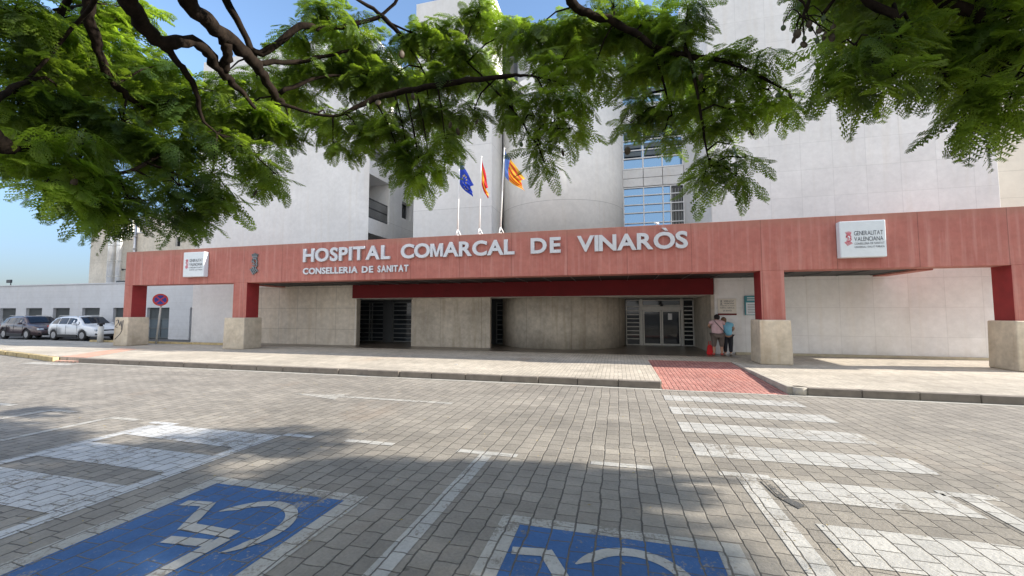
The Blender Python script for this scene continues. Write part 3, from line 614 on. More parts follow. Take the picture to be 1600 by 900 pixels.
# graffiti scrawl on the leftmost column base (paint on the surface)
def f(b):
    pts = [[(-22.62, 1.30), (-22.50, 1.36), (-22.45, 1.22), (-22.66, 1.02), (-22.50, 1.00)], [(-22.46, 1.34), (-22.36, 1.08), (-22.30, 1.30), (-22.26, 1.04)], [(-22.22, 1.32), (-22.24, .9)], [(-22.14, 1.34), (-22.2, .86), (-22.3, .7), (-22.62, .45)]]
    for s_ in pts:
        for (xa, za), (xb, zb) in zip(s_[:-1], s_[1:]):
            ya = 13.62-.02*(1-(za-.15)/1.325)-.006; yb = 13.62-.02*(1-(zb-.15)/1.325)-.006
            b.tube([(xa, ya, za), (xb, yb, zb)], .012, 5)
gf = MB(); f(gf); gfo = gf.build('graffiti', M['ink'], H)

# ================================================================ FLAGS
def flag(x, x1, z0, ztop, kind, label, fall, lab_f):
    p = empty('flagpole', (x, 14.1, 4.55), label, 'flagpole', 'white flagpoles on top of the fascia')
    part('pole', lambda b: b.tube([(x, 14.1, 4.8), (x1, 14.1, ztop)], [.03, .02], 12), M['white_paint'], p)
    part('foot', lambda b: [b.tube([(x, 14.1, 4.85), (x+.14*math.cos(a), 14.1+.14*math.sin(a), 4.555)], .018, 6) for a in (0.3, 2.4, 4.5)] and b.tube([(x, 14.1, 4.555), (x, 14.1, 4.62)], .05, 10), M['white_paint'], p)
    part('ball', lambda b: b.tube([(x1, 14.1, ztop), (x1, 14.1, ztop+.03), (x1, 14.1, ztop+.06)], [.03, .04, .012], 12), M['white_paint'], p)
    nu, nv = 18, 26; hoist = .95
    def S(u, v):   # u down the hoist, v along the fly: cloth hanging limp, folded
        zz = ztop-.06-u*hoist*(1-.45*v)-fall[1]*(v**.85); xx = x1+.02+fall[0]*v*(1-.25*math.sin(u*3))+.05*math.sin(v*5+u*4)*v
        yy = 14.1-.05*v+.10*math.sin(u*9+v*3)*v+.05*math.sin(u*17+v*7)*v
        return Vector((xx, yy, zz))
    bm = bmesh.new(); V = [[bm.verts.new(S(i/nu, j/nv)) for j in range(nv+1)] for i in range(nu+1)]
    for i in range(nu):
        for j in range(nv):
            q = bm.faces.new((V[i][j], V[i+1][j], V[i+1][j+1], V[i][j+1])); q.smooth = True; u = (i+.5)/nu; v = (j+.5)/nv
            if kind == 'eu': q.material_index = 0
            elif kind == 'es': q.material_index = 1 if .25 < u < .75 else 0
            else: q.material_index = 2 if v < .25 else (1 if int(u*9) % 2 == 0 else 0)
    me = bpy.data.meshes.new('flag'); bm.to_mesh(me); bm.free()
    fm = {'eu': [(.02, .055, .42)], 'es': [(.62, .02, .03), (.85, .42, .03)], 'va': [(.66, .07, .02), (.85, .45, .04), (.12, .22, .6)]}[kind]
    o = link('flag', me, [cloth(c) for c in fm]); tag(o, lab_f, 'flag', 'flags over the entrance')
    if kind == 'eu':
        mb = MB()
        for k_ in range(12):
            a = 2*math.pi*k_/12; u0 = .5+.3*math.cos(a); v0 = .5+.22*math.sin(a)
            pts = []
            for q in range(10):
                rr = .06 if q % 2 == 0 else .025; t = 2*math.pi*q/10; pts.append(S(u0+rr*math.cos(t), v0+rr*.8*math.sin(t))+Vector((0, -.008, 0)))
            mb.face(pts)
        mb.build('star', [cloth((.85, .65, .05))], o)
def cloth(c):
    m = NM('flag_cloth'); m.col(m.mul(tuple(c), m.ramp(m.noise(30, 3), .3, .7, .9, 1.1))); m.p(Roughness=.8)
    tr = m.n('ShaderNodeBsdfTranslucent'); tr.inputs[0].default_value = (*c, 1); mx = m.n('ShaderNodeMixShader'); mx.inputs[0].default_value = .35
    m.l(m.b.outputs[0], mx.inputs[1]); m.l(tr.outputs[0], mx.inputs[2]); m.l(mx.outputs[0], m.out.inputs[0]); return m.m
flag(-5.79, -5.74, 4.55, 7.6, 'eu', 'white flagpole carrying the blue flag, leftmost of three', (.62, 1.05), 'limp blue flag with yellow stars over the entrance')
flag(-4.92, -4.86, 4.55, 7.52, 'es', 'white flagpole carrying the red and yellow flag, middle of three', (.30, 1.1), 'limp red and yellow flag hanging between the two others')
flag(-4.10, -3.96, 4.55, 7.75, 'va', 'white flagpole carrying the striped flag, rightmost of three', (.82, 1.12), 'striped yellow and red flag with a blue hoist band')

# ================================================================ CARS
def car(loc, L, paint, label, wb, rot=0., suv=True):
    t = empty('parked_car', loc, label, 'car', 'cars parked in front of the annex'); t.rotation_euler = (0, 0, rot)
    W = .92; k = L/4.3
    st = [(0.00, .50, .92, .98, .70, .62), (.06, .36, .98, 1.10, .80, .66), (.25, .30, 1.02, 1.30, .87, .66), (.55, .28, 1.03, 1.47, .90, .67), (1.0, .27, 1.02, 1.545, W, .68), (1.6, .26, 1.01, 1.565, W, .69),
          (2.2, .26, 1.00, 1.545, W, .69), (2.55, .26, .99, 1.48, W, .68), (2.85, .26, .985, 1.26, W, .71), (3.12, .27, .98, 1.05, .915, .78), (3.3, .27, .955, .985, .91, .78), (3.75, .27, .90, .93, .88, .72), (4.05, .26, .80, .84, .82, .62), (4.2, .27, .70, .74, .76, .52), (4.28, .32, .58, .62, .68, .45), (4.3, .40, .5, .52, .6, .4)]
    st = [(a*k, *r) for a, *r in st]
    def sec(s):
        x, zb, zl, zt, w_, wr = s
        return [(x, 0, zb), (x, w_*.88, zb), (x, w_*.985, zb+.12*(zl-zb)), (x, w_, zb+.45*(zl-zb)), (x, w_*.99, zb+.8*(zl-zb)), (x, w_*.955, zl), (x, wr+.02, zt-.07*(zt > zl+.12)), (x, wr*.86, zt-.012), (x, 0, zt+.01)]
    bm = bmesh.new(); rows = []
    for s in st:
        h = sec(s); row = [bm.verts.new(p) for p in h] + [bm.verts.new((p[0], -p[1], p[2])) for p in h[-2:0:-1]]; rows.append(row)
    n = len(rows[0])
    for a, b in zip(rows[:-1], rows[1:]):
        for i in range(n): bm.faces.new((a[i], a[(i+1) % n], b[(i+1) % n], b[i])).smooth = True
    bm.faces.new(rows[0][::-1]); bm.faces.new(rows[-1]); bmesh.ops.recalc_face_normals(bm, faces=bm.faces)
    me = bpy.data.meshes.new('body'); bm.to_mesh(me); bm.free()
    body = link('body', me, paint); body.parent = t
    wx = (.76*k, .76*k+wb)
    cb = bmesh.new()
    for x in wx:
        for sgn in (1, -1): bmesh.ops.create_cone(cb, cap_ends=True, segments=32, radius1=.385, radius2=.385, depth=.5, matrix=Matrix.Translation((x, sgn*.86, .33)) @ Matrix.Rotation(R(90), 4, 'X'))
    cm = bpy.data.meshes.new('cut'); cb.to_mesh(cm); cb.free(); co = bpy.data.objects.new('cut', cm); C.objects.link(co)
    co.parent = t
    md = body.modifiers.new('arch', 'BOOLEAN'); md.object = co; md.solver = 'EXACT'
    dg = bpy.context.evaluated_depsgraph_get(); dg.update(); nm = bpy.data.meshes.new_from_object(body.evaluated_get(dg)); body.modifiers.clear(); body.data = nm; nm.name = 'body'
    bpy.data.objects.remove(co)
    def child(name, mb, mat, par=t, **kk): o = mb.build(name, mat, None, **kk); o.parent = par; return o
    def side(x, f_, sgn, off):   # point on the greenhouse side, f_ 0 belt .. 1 roof
        for a, b in zip(st[:-1], st[1:]):
            if a[0] <= x <= b[0]: q = (x-a[0])/(b[0]-a[0]); break
        va = [u+(v-u)*q for u, v in zip(a, b)]; hh = sec(tuple(va)); p0, p1 = Vector(hh[5]), Vector(hh[6]); p = p0+(p1-p0)*f_
        return Vector((p.x, sgn*(p.y+off), p.z+off*.3))
    for sgn in (-1, 1):
        for xs in ([.50, .7, .95, 1.05], [1.12, 1.4, 1.7, 1.86], [1.92, 2.2, 2.5, 2.72, 2.92]):
            mb = MB(); xs = [x*k for x in xs]; lo, hi = .08, .90
            for a, b in zip(xs[:-1], xs[1:]):
                ha = hi if side(a, 1, 1, 0).z > 1.3 else .8; hb = hi if side(b, 1, 1, 0).z > 1.3 else .75
                if a == xs[0] and xs[0] < .6*k: ha = .55
                mb.face([side(a, lo, sgn, .008), side(b, lo, sgn, .008), side(b, hb, sgn, .008), side(a, ha, sgn, .008)])
            child('side_window', mb, M['cglass'])
        mb = MB()
        for a, b in zip([.3, .9, 1.5, 2.1, 2.7, 3.3], [.9, 1.5, 2.1, 2.7, 3.3, 3.9]): pass
        child('sill_cladding', MB().box(1.16*k, (1.16*k+wb-.8), sgn*.88, sgn*.945, .22, .40, .02) if False else MB().box(wx[0]+.40, wx[1]-.40, min(sgn*.86, sgn*.94), max(sgn*.86, sgn*.94), .21, .40, .02), M['plastic'])
        child('mirror', MB().box(2.66*k, 2.82*k, min(sgn*.90, sgn*1.08), max(sgn*.90, sgn*1.08), 1.00, 1.14, .03), paint)
        mb = MB()
        for x in (1.08*k, 1.88*k, 2.86*k): mb.box(x, x+.012, min(sgn*.915, sgn*.925), max(sgn*.915, sgn*.925), .42, .97)
        child('door_seam', mb, M['plastic'])
        mb = MB()
        for x in (1.2*k, 2.0*k): mb.box(x, x+.16, min(sgn*.91, sgn*.94), max(sgn*.91, sgn*.94), .86, .89, .008)
        child('door_handle', mb, paint)
        child('roof_rail', MB().tube([(.6*k, sgn*.62, 1.47), (.75*k, sgn*.63, 1.57), (2.1*k, sgn*.63, 1.60), (2.45*k, sgn*.62, 1.52)], .018, 6), M['alu'])
        mb = MB(); mb.face([Vector(p) for p in ((4.06*k, sgn*.80, .80), (4.24*k, sgn*.50, .735), (4.295*k, sgn*.50, .60), (4.14*k, sgn*.80, .62))]); 
        child('headlight', MB().box(4.02*k, 4.25*k, min(sgn*.50, sgn*.78), max(sgn*.50, sgn*.78), .62, .75, .03), M['lamp'])
        child('fog_lamp', MB().box(4.10*k, 4.27*k, min(sgn*.5, sgn*.76), max(sgn*.5, sgn*.76), .38, .47, .02), M['plastic'])
        child('tail_light', MB().box(.0, .14*k, min(sgn*.50, sgn*.83), max(sgn*.50, sgn*.83), .84, .97, .02), M['tail'])
    mb = MB(); P = []
    for x in (2.5, 2.62, 2.78, 2.95, 3.08):
        
        for sa, sb in zip(st[:-1], st[1:]):
            if sa[0] <= x*k <= sb[0]: q = (x*k-sa[0])/(sb[0]-sa[0]); break
        zt_ = sa[3]+(sb[3]-sa[3])*q; wr_ = sa[5]+(sb[5]-sa[5])*q; P.append([(x*k+.01, yy*wr_*.87, zt_+.034-.02*yy*yy) for yy in (-1, -.5, 0, .5, 1)])
    for r0, r1 in zip(P[:-1], P[1:]):
        for i in range(4): mb.face([r0[i], r0[i+1], r1[i+1], r1[i]])
    child('windscreen', mb, M['cglass'])
    mb = MB(); mb.face([(.10*k, -.58, 1.12), (.10*k, .58, 1.12), (.44*k, .56, 1.42), (.44*k, -.56, 1.42)]); child('rear_window', mb, M['cglass'])
    g = child('grille', MB().box(4.12*k, 4.275*k, -.48, .48, .60, .71, .02), M['plastic']); child('lower_grille', MB().box(4.12*k, 4.305*k, -.62, .62, .28, .44, .03), M['plastic'])
    child('number_plate', MB().box(4.30*k, 4.318*k, -.26, .26, .46, .57, .003), M['white_paint'])
    for x in wx:
        for sgn in (1, -1):
            mb = MB(); y = sgn*.80
            prof = [(.20, .10), (.30, .11), (.335, .09), (.345, .0), (.335, -.09), (.30, -.11), (.20, -.10)]
            rr = []
            for a in range(32):
                t_ = 2*math.pi*a/32; rr.append([mb.bm.verts.new((x+r_*math.cos(t_), y+o_, .345+r_*math.sin(t_)-.0)) for r_, o_ in prof])
            for a in range(32):
                for i in range(len(prof)-1): mb.bm.faces.new((rr[a][i], rr[a][i+1], rr[(a+1) % 32][i+1], rr[(a+1) % 32][i])).smooth = True
            wh = child('wheel', mb, M['tyre'])
            mb = MB(); ya, yb = sorted((y+sgn*.06, y+sgn*.10))
            for q in range(5): mb.box(-.035, .035, ya, yb, .03, .22, .008, rot=Matrix.Translation((x, 0, .345)) @ Matrix.Rotation(2*math.pi*q/5, 4, 'Y'))
            mb.tube([(x, ya, .345), (x, yb+.001, .345)], .06, 14); mb.tube([(x, ya-.002, .345), (x, ya+.012, .345)], .205, 28)
            bmesh.ops.translate(mb.bm, vec=(0, 0, 0), verts=mb.bm.verts); child('rim', mb, M['rim'], wh)
    return t
car((-36.0, 18.75, -.1), 4.45, M['car_w'], 'white compact SUV parked in front of the low annex', 2.62)
car((-40.95, 18.8, -.1), 4.3, M['car_b'], 'dark brown compact crossover parked behind the white SUV', 2.5, R(-2))

# ================================================================ PEOPLE
def skinned(name, pts, edges, mat, parent, sub=2):
    """pts: [(x,y,z,r)], one continuous skin surface"""
    me = bpy.data.meshes.new(name); me.from_pydata([p[:3] for p in pts], edges, []); o = bpy.data.objects.new(name, me); C.objects.link(o)
    md = o.modifiers.new('skin', 'SKIN'); md.use_smooth_shade = True
    for i, v in enumerate(me.skin_vertices[0].data): v.radius = (pts[i][3], pts[i][4] if len(pts[i]) > 4 else pts[i][3]); v.use_root = i == 0
    s_ = o.modifiers.new('sub', 'SUBSURF'); s_.levels = sub; s_.render_levels = sub
    dg = bpy.context.evaluated_depsgraph_get(); dg.update(); nm = bpy.data.meshes.new_from_object(o.evaluated_get(dg)); bpy.data.objects.remove(o)
    nm.name = name; nm.materials.clear()
    for p in nm.polygons: p.use_smooth = True
    oo = link(name, nm, mat); oo.parent = parent; return oo
skin_m = skin((.50, .28, .19), 'skin'); 
def ellips(mb, c, r, sub=2, rot=None):
    b = bmesh.new(); bmesh.ops.create_icosphere(b, subdivisions=sub+1, radius=1)
    mt = Matrix.Translation(c) @ (rot or Matrix()) @ Matrix.Diagonal((*r, 1)); bmesh.ops.transform(b, matrix=mt, verts=b.verts)
    for q in b.faces: q.smooth = True
    mb.add(b)
def person(loc, label, h, wide, head, arms, shirt_c, trou_c, hair_c, hair_r, capri, shoe_c, sleeve):
    t = empty('person', loc, label, 'person'); s = h/1.62
    hx, hy, hz_ = head
    P = [(0, 0, .88*s, .13*wide, .11), (0, -.01, 1.05*s, .13*wide, .11), (0, .03, 1.22*s, .14*wide, .11), (0, .07, 1.34*s, .085*wide), (hx*.6, .10, 1.40*s, .048), (hx, hy, hz_-.02, .075, .09), (hx, hy+.01, hz_+.05, .078, .092)]
    E_ = [(0, 1), (1, 2), (2, 3), (3, 4), (4, 5), (5, 6)]
    for sg in (-1, 1):
        i = len(P); fx = sg*.10*wide
        P += [(sg*.085*wide, 0, .82*s, .095*wide), (sg*.095*wide, -.01, .45*s, .062), (fx, 0.02, .30*s, .055), (fx, 0, .09, .036), (fx+sg*.01, .13, .045, .032)]; E_ += [(0, i), (i, i+1), (i+1, i+2), (i+2, i+3), (i+3, i+4)]
        a = arms[0 if sg < 0 else 1]; i = len(P); P += [(sg*.165*wide, .06, 1.31*s, .055)] + [(q[0], q[1], q[2], .042-.007*j) for j, q in enumerate(a)]; E_ += [(3, i)] + [(i+j, i+j+1) for j in range(len(a))]
        # hand: palm and five fingers closing forward
        w_ = a[-1]; k_ = i+len(a); p_ = len(P); P += [(w_[0], w_[1]+.06, w_[2]+.02, .028, .016)]; E_ += [(k_, p_)]
        for f_ in range(4): q = len(P); P += [(w_[0]+(f_-1.5)*.018, w_[1]+.10, w_[2]+.03, .0085), (w_[0]+(f_-1.5)*.02, w_[1]+.135-abs(f_-1.3)*.008, w_[2]+.018, .007)]; E_ += [(p_, q), (q, q+1)]
        q = len(P); P += [(w_[0]-sg*.035, w_[1]+.05, w_[2]+.035, .010), (w_[0]-sg*.045, w_[1]+.085, w_[2]+.03, .008)]; E_ += [(p_, q), (q, q+1)]
    body = skinned('body', P, E_, skin_m, t)
    # shirt
    SP = [(0, -.005, .80*s, .175*wide, .145), (0, -.01, 1.0*s, .17*wide, .145), (0, .01, 1.18*s, .172*wide, .14), (0, .06, 1.33*s, .125*wide, .10), (hx*.3, .08, 1.385*s, .07, .065)]; SE = [(0, 1), (1, 2), (2, 3), (3, 4)]
    for sg in (-1, 1):
        a = arms[0 if sg < 0 else 1]; i = len(SP); e = Vector(a[0]); s0 = Vector((sg*.165*wide, .06, 1.31*s)); m_ = s0.lerp(e, sleeve)
        SP += [(*s0, .075), (*m_, .066)]; SE += [(3, i), (i, i+1)]
    skinned('shirt', SP, SE, shirt_c, t)
    TP = [(0, 0, .90*s, .165*wide, .135)]; TE = []
    for sg in (-1, 1):
        i = len(TP); fx = sg*.10*wide
        TP += [(sg*.085*wide, 0, .80*s, .118*wide), (sg*.095*wide, -.01, .47*s, .085), (fx, 0.01, (.32 if capri else .12)*s, .078 if capri else .06)]; TE += [(0, i), (i, i+1), (i+1, i+2)]
    skinned('trousers', TP, TE, trou_c, t)
    mb = MB(); ellips(mb, (hx, hy-.012, hz_+.035), (hair_r, hair_r*1.1, hair_r*1.15)); o = mb.build('hair', hair_c); o.parent = t
    mb = MB()
    for sg in (-1, 1): ellips(mb, (hx+sg*.077, hy+.01, hz_-.01), (.012, .022, .03), 1); 
    ellips(mb, (hx, hy+.10, hz_), (.014, .018, .022), 1)
    o = mb.build('face_features', skin_m); o.parent = t
    mb = MB()
    for sg in (-1, 1): ellips(mb, (sg*.10*wide+sg*.01, .06, .045), (.048, .125, .045))
    o = mb.build('shoes', shoe_c); o.parent = t
    return t
S_ = lambda n, c: simple(n, c, .8, var=.08, vs=12, bump=.2)
w_ = person((3.50, 16.02, .156), 'stout person in pink top and brown capri trousers leaning over beside the shorter one', 1.46, 1.28, (.03, .17, 1.33), ([(-.27, .10, 1.05), (-.18, .28, .98)], [(.27, .12, 1.06), (.24, .30, 1.05)]),
            S_('pink_top', (.62, .42, .44)), S_('brown_trousers', (.13, .10, .085)), S_('dark_hair', (.012, .01, .01)), .098, True, S_('red_shoes', (.5, .1, .08)), .55)
mb = MB(); mb.tube([(-.10, .10, 1.26), (-.11, -.02, 1.25), (-.03, -.165, 1.12), (.08, -.175, .98), (.20, -.12, .84), (.225, .02, .80)], .012, 6); o = mb.build('bag_strap', M['plastic']); o.parent = w_
person((3.86, 16.14, .156), 'shorter person in light blue top and black trousers facing the wall', 1.36, .92, (-.10, .10, 1.235), ([(-.22, .12, .98), (-.16, .26, .92)], [(.23, .08, .95), (.20, .24, .86)]),
       S_('light_blue_top', (.18, .46, .62)), S_('black_trousers', (.012, .013, .02)), S_('brown_hair', (.16, .09, .05)), .092, False, S_('pale_shoes', (.5, .45, .4)), .6)
bgm = MB(); 
b = bmesh.new(); bmesh.ops.create_cube(b, size=1)
for v in b.verts: top = v.co.z > 0; v.co = Vector((3.27+v.co.x*(.14 if top else .24), 16.2+v.co.y*(.10 if top else .16), .16 if not top else .52))
bmesh.ops.bevel(b, geom=b.edges[:], offset=.03, segments=3, affect='EDGES'); bgm.add(b); bgm.tube([(3.23, 16.2, .5), (3.24, 16.2, .64), (3.30, 16.2, .64), (3.31, 16.2, .5)], .01, 6)
o = bgm.build('carrier_bag', S_('red_bag', (.62, .015, .02))); tag(o, 'bright red bag standing on the floor at the feet of the person in pink', 'bag')
o = MB().poly([(-4.71, 11.3), (-4.60, 11.28), (-4.62, 11.36)], .152, .158).build('litter_scrap', M['white_paint']); tag(o, 'tiny scrap of white paper lying on the pale sidewalk', 'litter')

# fallen leaflets scattered on the paving
rf_ = random.Random(21); mb = MB()
for i in range(420):
    x, y = rf_.uniform(-9, 6), rf_.uniform(1.6, 9.4); a = rf_.uniform(0, 6.28); l_ = rf_.uniform(.008, .022); z_ = .012+rf_.uniform(0, .004)
    mb.face([(x+l_*math.cos(a), y+l_*math.sin(a), z_), (x-l_*.4*math.sin(a), y+l_*.4*math.cos(a), z_+.004), (x-l_*math.cos(a), y-l_*math.sin(a), z_), (x+l_*.4*math.sin(a), y-l_*.4*math.cos(a), z_+.002)])
o = mb.build('fallen_leaves', simple('dry_leaflet', (.33, .26, .10), .8, var=.4, vs=6)); tag(o, 'dry yellowish leaflets scattered over the stone paving', 'leaves', kind='stuff')

# ================================================================ TREES
# limbs: (x, y, z, radius) polylines; clumps: (x, y, z, spread)
CA = [(-5.0, 2.14, 4.22, 0.51), (-5.11, 2.47, 4.42, 0.54), (-5.11, 2.28, 3.87, 0.51), (-5.24, 2.69, 4.2, 0.55), (-4.87, 2.16, 3.42, 0.44), (-4.91, 2.46, 3.57, 0.5), (-5.17, 2.9, 4.6, 0.47), (-4.97, 2.86, 4.06, 0.53), (-4.55, 2.14, 3.02, 0.37), (-4.42, 2.35, 3.12, 0.45), (-4.57, 2.71, 3.47, 0.48), (-4.34, 2.24, 2.77, 0.36), (-4.39, 2.52, 2.89, 0.41), (-4.24, 2.05, 2.62, 0.21), (-4.21, 2.35, 2.55, 0.24), (-4.19, 2.56, 2.65, 0.25), (-4.49, 2.97, 3.24, 0.48), (-4.7, 3.05, 3.84, 0.47), (-4.82, 3.23, 4.39, 0.41), (-4.46, 3.25, 4.06, 0.43), (-4.3, 3.1, 3.51, 0.44), (-4.13, 2.94, 2.88, 0.37), (-4.02, 3.17, 3.07, 0.38), (-4.13, 3.01, 2.64, 0.21), (-3.88, 3.13, 2.75, 0.22), (-4.09, 3.34, 3.56, 0.4), (-5.28, 3.12, 5.07, 0.4), (-5.43, 2.92, 5.02, 0.4), (-4.45, 3.56, 4.38, 0.32), (-4.18, 3.64, 4.0, 0.43), (-3.86, 3.53, 3.39, 0.39), (-4.26, 3.86, 4.52, 0.32), (-3.63, 3.57, 3.17, 0.21), (-3.93, 3.74, 4.01, 0.42), (-3.85, 4.03, 4.64, 0.5), (-3.84, 4.09, 5.18, 0.38), (-3.81, 3.91, 3.92, 0.34), (-3.58, 4.12, 5.41, 0.47), (-3.42, 4.18, 4.74, 0.49), (-3.46, 4.15, 4.07, 0.42), (-3.24, 4.0, 3.62, 0.24), (-3.09, 4.22, 5.21, 0.5), (-2.97, 4.33, 4.6, 0.47), (-3.0, 4.13, 4.01, 0.36), (-2.91, 4.08, 3.72, 0.25), (-2.59, 4.3, 4.6, 0.46), (-2.51, 4.46, 5.19, 0.49), (-2.52, 4.2, 3.98, 0.39), (-2.48, 4.17, 3.57, 0.24), (-2.34, 4.2, 3.4, 0.28), (-2.13, 4.31, 3.42, 0.26), (-2.29, 4.27, 3.59, 0.3), (-2.21, 4.42, 4.12, 0.39), (-2.19, 4.23, 3.22, 0.21), (-1.93, 4.29, 3.68, 0.26), (-2.03, 4.59, 4.6, 0.46), (-2.13, 4.58, 5.29, 0.49), (-1.78, 4.61, 4.92, 0.46), (-1.7, 4.62, 4.16, 0.35), (-1.65, 4.71, 5.55, 0.45), (-1.31, 4.72, 5.16, 0.43), (-1.29, 4.66, 4.53, 0.36), (-0.75, 4.31, 4.11, 0.36), (-0.55, 4.45, 4.53, 0.38), (-0.88, 4.41, 3.88, 0.25), (-0.64, 4.3, 3.73, 0.27), (-0.8, 4.37, 3.52, 0.19), (-0.76, 4.35, 3.31, 0.15), (-0.85, 4.46, 4.98, 0.44), (-0.41, 4.5, 5.0, 0.44), (-0.34, 4.41, 4.03, 0.32), (-0.2, 4.61, 4.5, 0.35), (-0.48, 4.36, 3.66, 0.17), (-1.16, 4.47, 4.09, 0.26), (0.02, 4.79, 4.97, 0.46), (0.31, 4.81, 4.54, 0.44), (0.02, 4.8, 5.3, 0.43), (0.45, 4.74, 5.01, 0.46), (0.3, 4.92, 4.13, 0.31), (0.19, 4.83, 3.87, 0.19), (0.63, 4.64, 4.39, 0.39), (0.57, 4.74, 4.0, 0.34), (0.7, 4.56, 4.69, 0.35), (0.55, 4.67, 3.68, 0.2), (0.79, 4.51, 4.93, 0.28), (0.94, 4.56, 4.01, 0.33), (0.92, 4.54, 3.58, 0.27), (0.97, 4.55, 3.23, 0.27), (0.9, 4.52, 3.03, 0.15), (1.14, 4.43, 3.71, 0.29), (1.14, 4.47, 3.36, 0.2), (1.05, 4.49, 4.3, 0.3), (1.25, 4.38, 4.0, 0.29), (1.45, 4.3, 3.8, 0.23), (1.39, 4.25, 4.16, 0.2), (1.56, 4.3, 3.72, 0.16), (1.26, 4.39, 3.18, 0.1), (1.19, 4.46, 3.02, 0.1), (-6.58, 2.93, 3.8, 0.75), (-6.49, 3.23, 4.57, 0.89), (-5.9, 3.74, 4.69, 0.65), (-5.42, 4.23, 4.44, 0.53), (-4.92, 4.79, 4.95, 0.65), (-3.91, 5.2, 5.63, 0.76), (-3.06, 5.66, 5.36, 0.74), (-2.08, 5.94, 5.59, 0.63), (-2.55, 5.78, 4.72, 0.5), (-0.54, 5.93, 5.75, 0.72), (0.48, 6.02, 5.63, 0.62), (1.08, 6.08, 4.99, 0.5)]
CB = [(1.28, 2.81, 3.56, 0.21), (1.34, 2.6, 3.43, 0.24), (1.59, 2.72, 3.43, 0.31), (1.49, 2.58, 3.12, 0.21), (1.25, 2.46, 2.88, 0.19), (1.41, 2.49, 2.9, 0.22), (1.58, 2.59, 3.01, 0.19), (1.19, 2.52, 2.81, 0.09), (1.41, 2.46, 2.68, 0.13), (1.28, 2.47, 2.69, 0.08), (1.87, 2.84, 3.39, 0.33), (1.99, 2.72, 3.24, 0.32), (2.05, 2.64, 3.03, 0.31), (1.89, 2.76, 3.03, 0.31), (1.97, 2.65, 2.84, 0.3), (1.83, 2.58, 2.65, 0.24), (1.93, 2.51, 2.61, 0.21), (1.77, 2.69, 2.78, 0.19), (2.35, 3.47, 3.6, 0.46), (2.63, 3.44, 3.77, 0.48), (2.66, 3.61, 3.41, 0.48), (1.77, 2.76, 2.93, 0.12), (1.87, 2.47, 2.49, 0.11), (1.81, 2.52, 2.5, 0.09), (1.35, 2.68, 3.29, 0.17), (2.1, 3.36, 3.62, 0.31)]
L1 = [(-3.41, 1.88, 4.15, 0.075), (-3.67, 2.16, 4.12, 0.065), (-3.8, 2.46, 4.05, 0.058), (-3.76, 2.78, 4.2, 0.05), (-3.85, 3.08, 4.15, 0.045), (-3.87, 3.27, 4.09, 0.03), (-3.8, 3.45, 3.93, 0.015)]
L2 = [(-3.19, 2.05, 4.3, 0.085), (-3.47, 2.49, 4.3, 0.07), (-3.59, 2.86, 4.35, 0.065), (-3.67, 3.31, 4.33, 0.055), (-3.76, 3.66, 4.18, 0.04), (-3.71, 3.75, 4.11, 0.02)]
L3 = [(-3.59, 2.86, 4.35, 0.05), (-3.68, 3.0, 4.27, 0.045), (-3.83, 3.09, 4.15, 0.04)]
L4 = [(-3.8, 2.46, 4.05, 0.03), (-3.84, 2.68, 3.97, 0.03), (-3.9, 2.88, 3.84, 0.025), (-4.02, 3.04, 3.65, 0.015), (-3.97, 3.17, 3.54, 0.008)]
L5 = [(-4.32, 2.18, 4.52, 0.05), (-4.58, 2.43, 4.29, 0.045), (-4.73, 2.65, 4.03, 0.035), (-4.71, 2.82, 3.86, 0.03), (-4.64, 3.01, 3.75, 0.015)]
L6 = [(-4.71, 2.28, 4.63, 0.03), (-5.11, 2.41, 4.26, 0.025), (-5.32, 2.52, 3.66, 0.015)]
L7 = [(-4.14, 1.58, 2.95, 0.07), (-4.37, 1.85, 2.93, 0.06), (-4.43, 1.96, 2.94, 0.03), (-4.45, 2.09, 3.04, 0.012)]
L8 = [(-4.58, 1.86, 3.31, 0.025), (-4.73, 2.09, 3.58, 0.02), (-4.89, 2.31, 3.79, 0.012)]
L9 = [(-3.91, 3.2, 4.93, 0.04), (-3.9, 3.52, 4.61, 0.035), (-3.5, 3.73, 5.02, 0.035), (-3.28, 3.99, 5.13, 0.03), (-2.76, 4.26, 5.43, 0.02), (-2.42, 4.28, 5.8, 0.02)]
L10 = [(-3.8, 3.43, 4.43, 0.03), (-3.51, 3.85, 4.68, 0.025), (-3.04, 4.16, 4.96, 0.015)]
L11 = [(-3.72, 3.67, 4.22, 0.025), (-3.39, 3.93, 4.51, 0.02), (-3.08, 4.23, 4.64, 0.01)]
L12 = [(-3.65, 3.55, 4.03, 0.02), (-3.16, 3.88, 3.98, 0.015), (-2.63, 4.1, 4.26, 0.035), (-1.89, 4.27, 4.4, 0.035), (-1.21, 4.37, 4.44, 0.025), (-0.91, 4.35, 4.39, 0.01)]
L13 = [(-2.98, 4.06, 5.49, 0.02), (-2.68, 4.28, 5.3, 0.03), (-2.41, 4.45, 4.92, 0.012), (-2.31, 4.53, 4.69, 0.01)]
L14 = [(-2.68, 4.28, 5.3, 0.012), (-1.86, 4.59, 4.91, 0.012), (-1.16, 4.47, 4.09, 0.012), (-0.91, 4.39, 3.68, 0.008)]
L15 = [(-0.59, 3.8, 5.2, 0.05), (-0.38, 4.24, 5.03, 0.045), (0.02, 4.46, 4.93, 0.04), (0.43, 4.51, 4.63, 0.03), (0.81, 4.48, 4.41, 0.03), (1.09, 4.39, 4.27, 0.022), (1.35, 4.32, 4.05, 0.016), (1.62, 4.25, 3.78, 0.008)]
L16 = [(0.74, 4.43, 4.52, 0.02), (0.82, 4.4, 4.15, 0.018), (0.9, 4.45, 3.54, 0.012), (0.95, 4.46, 3.2, 0.006)]
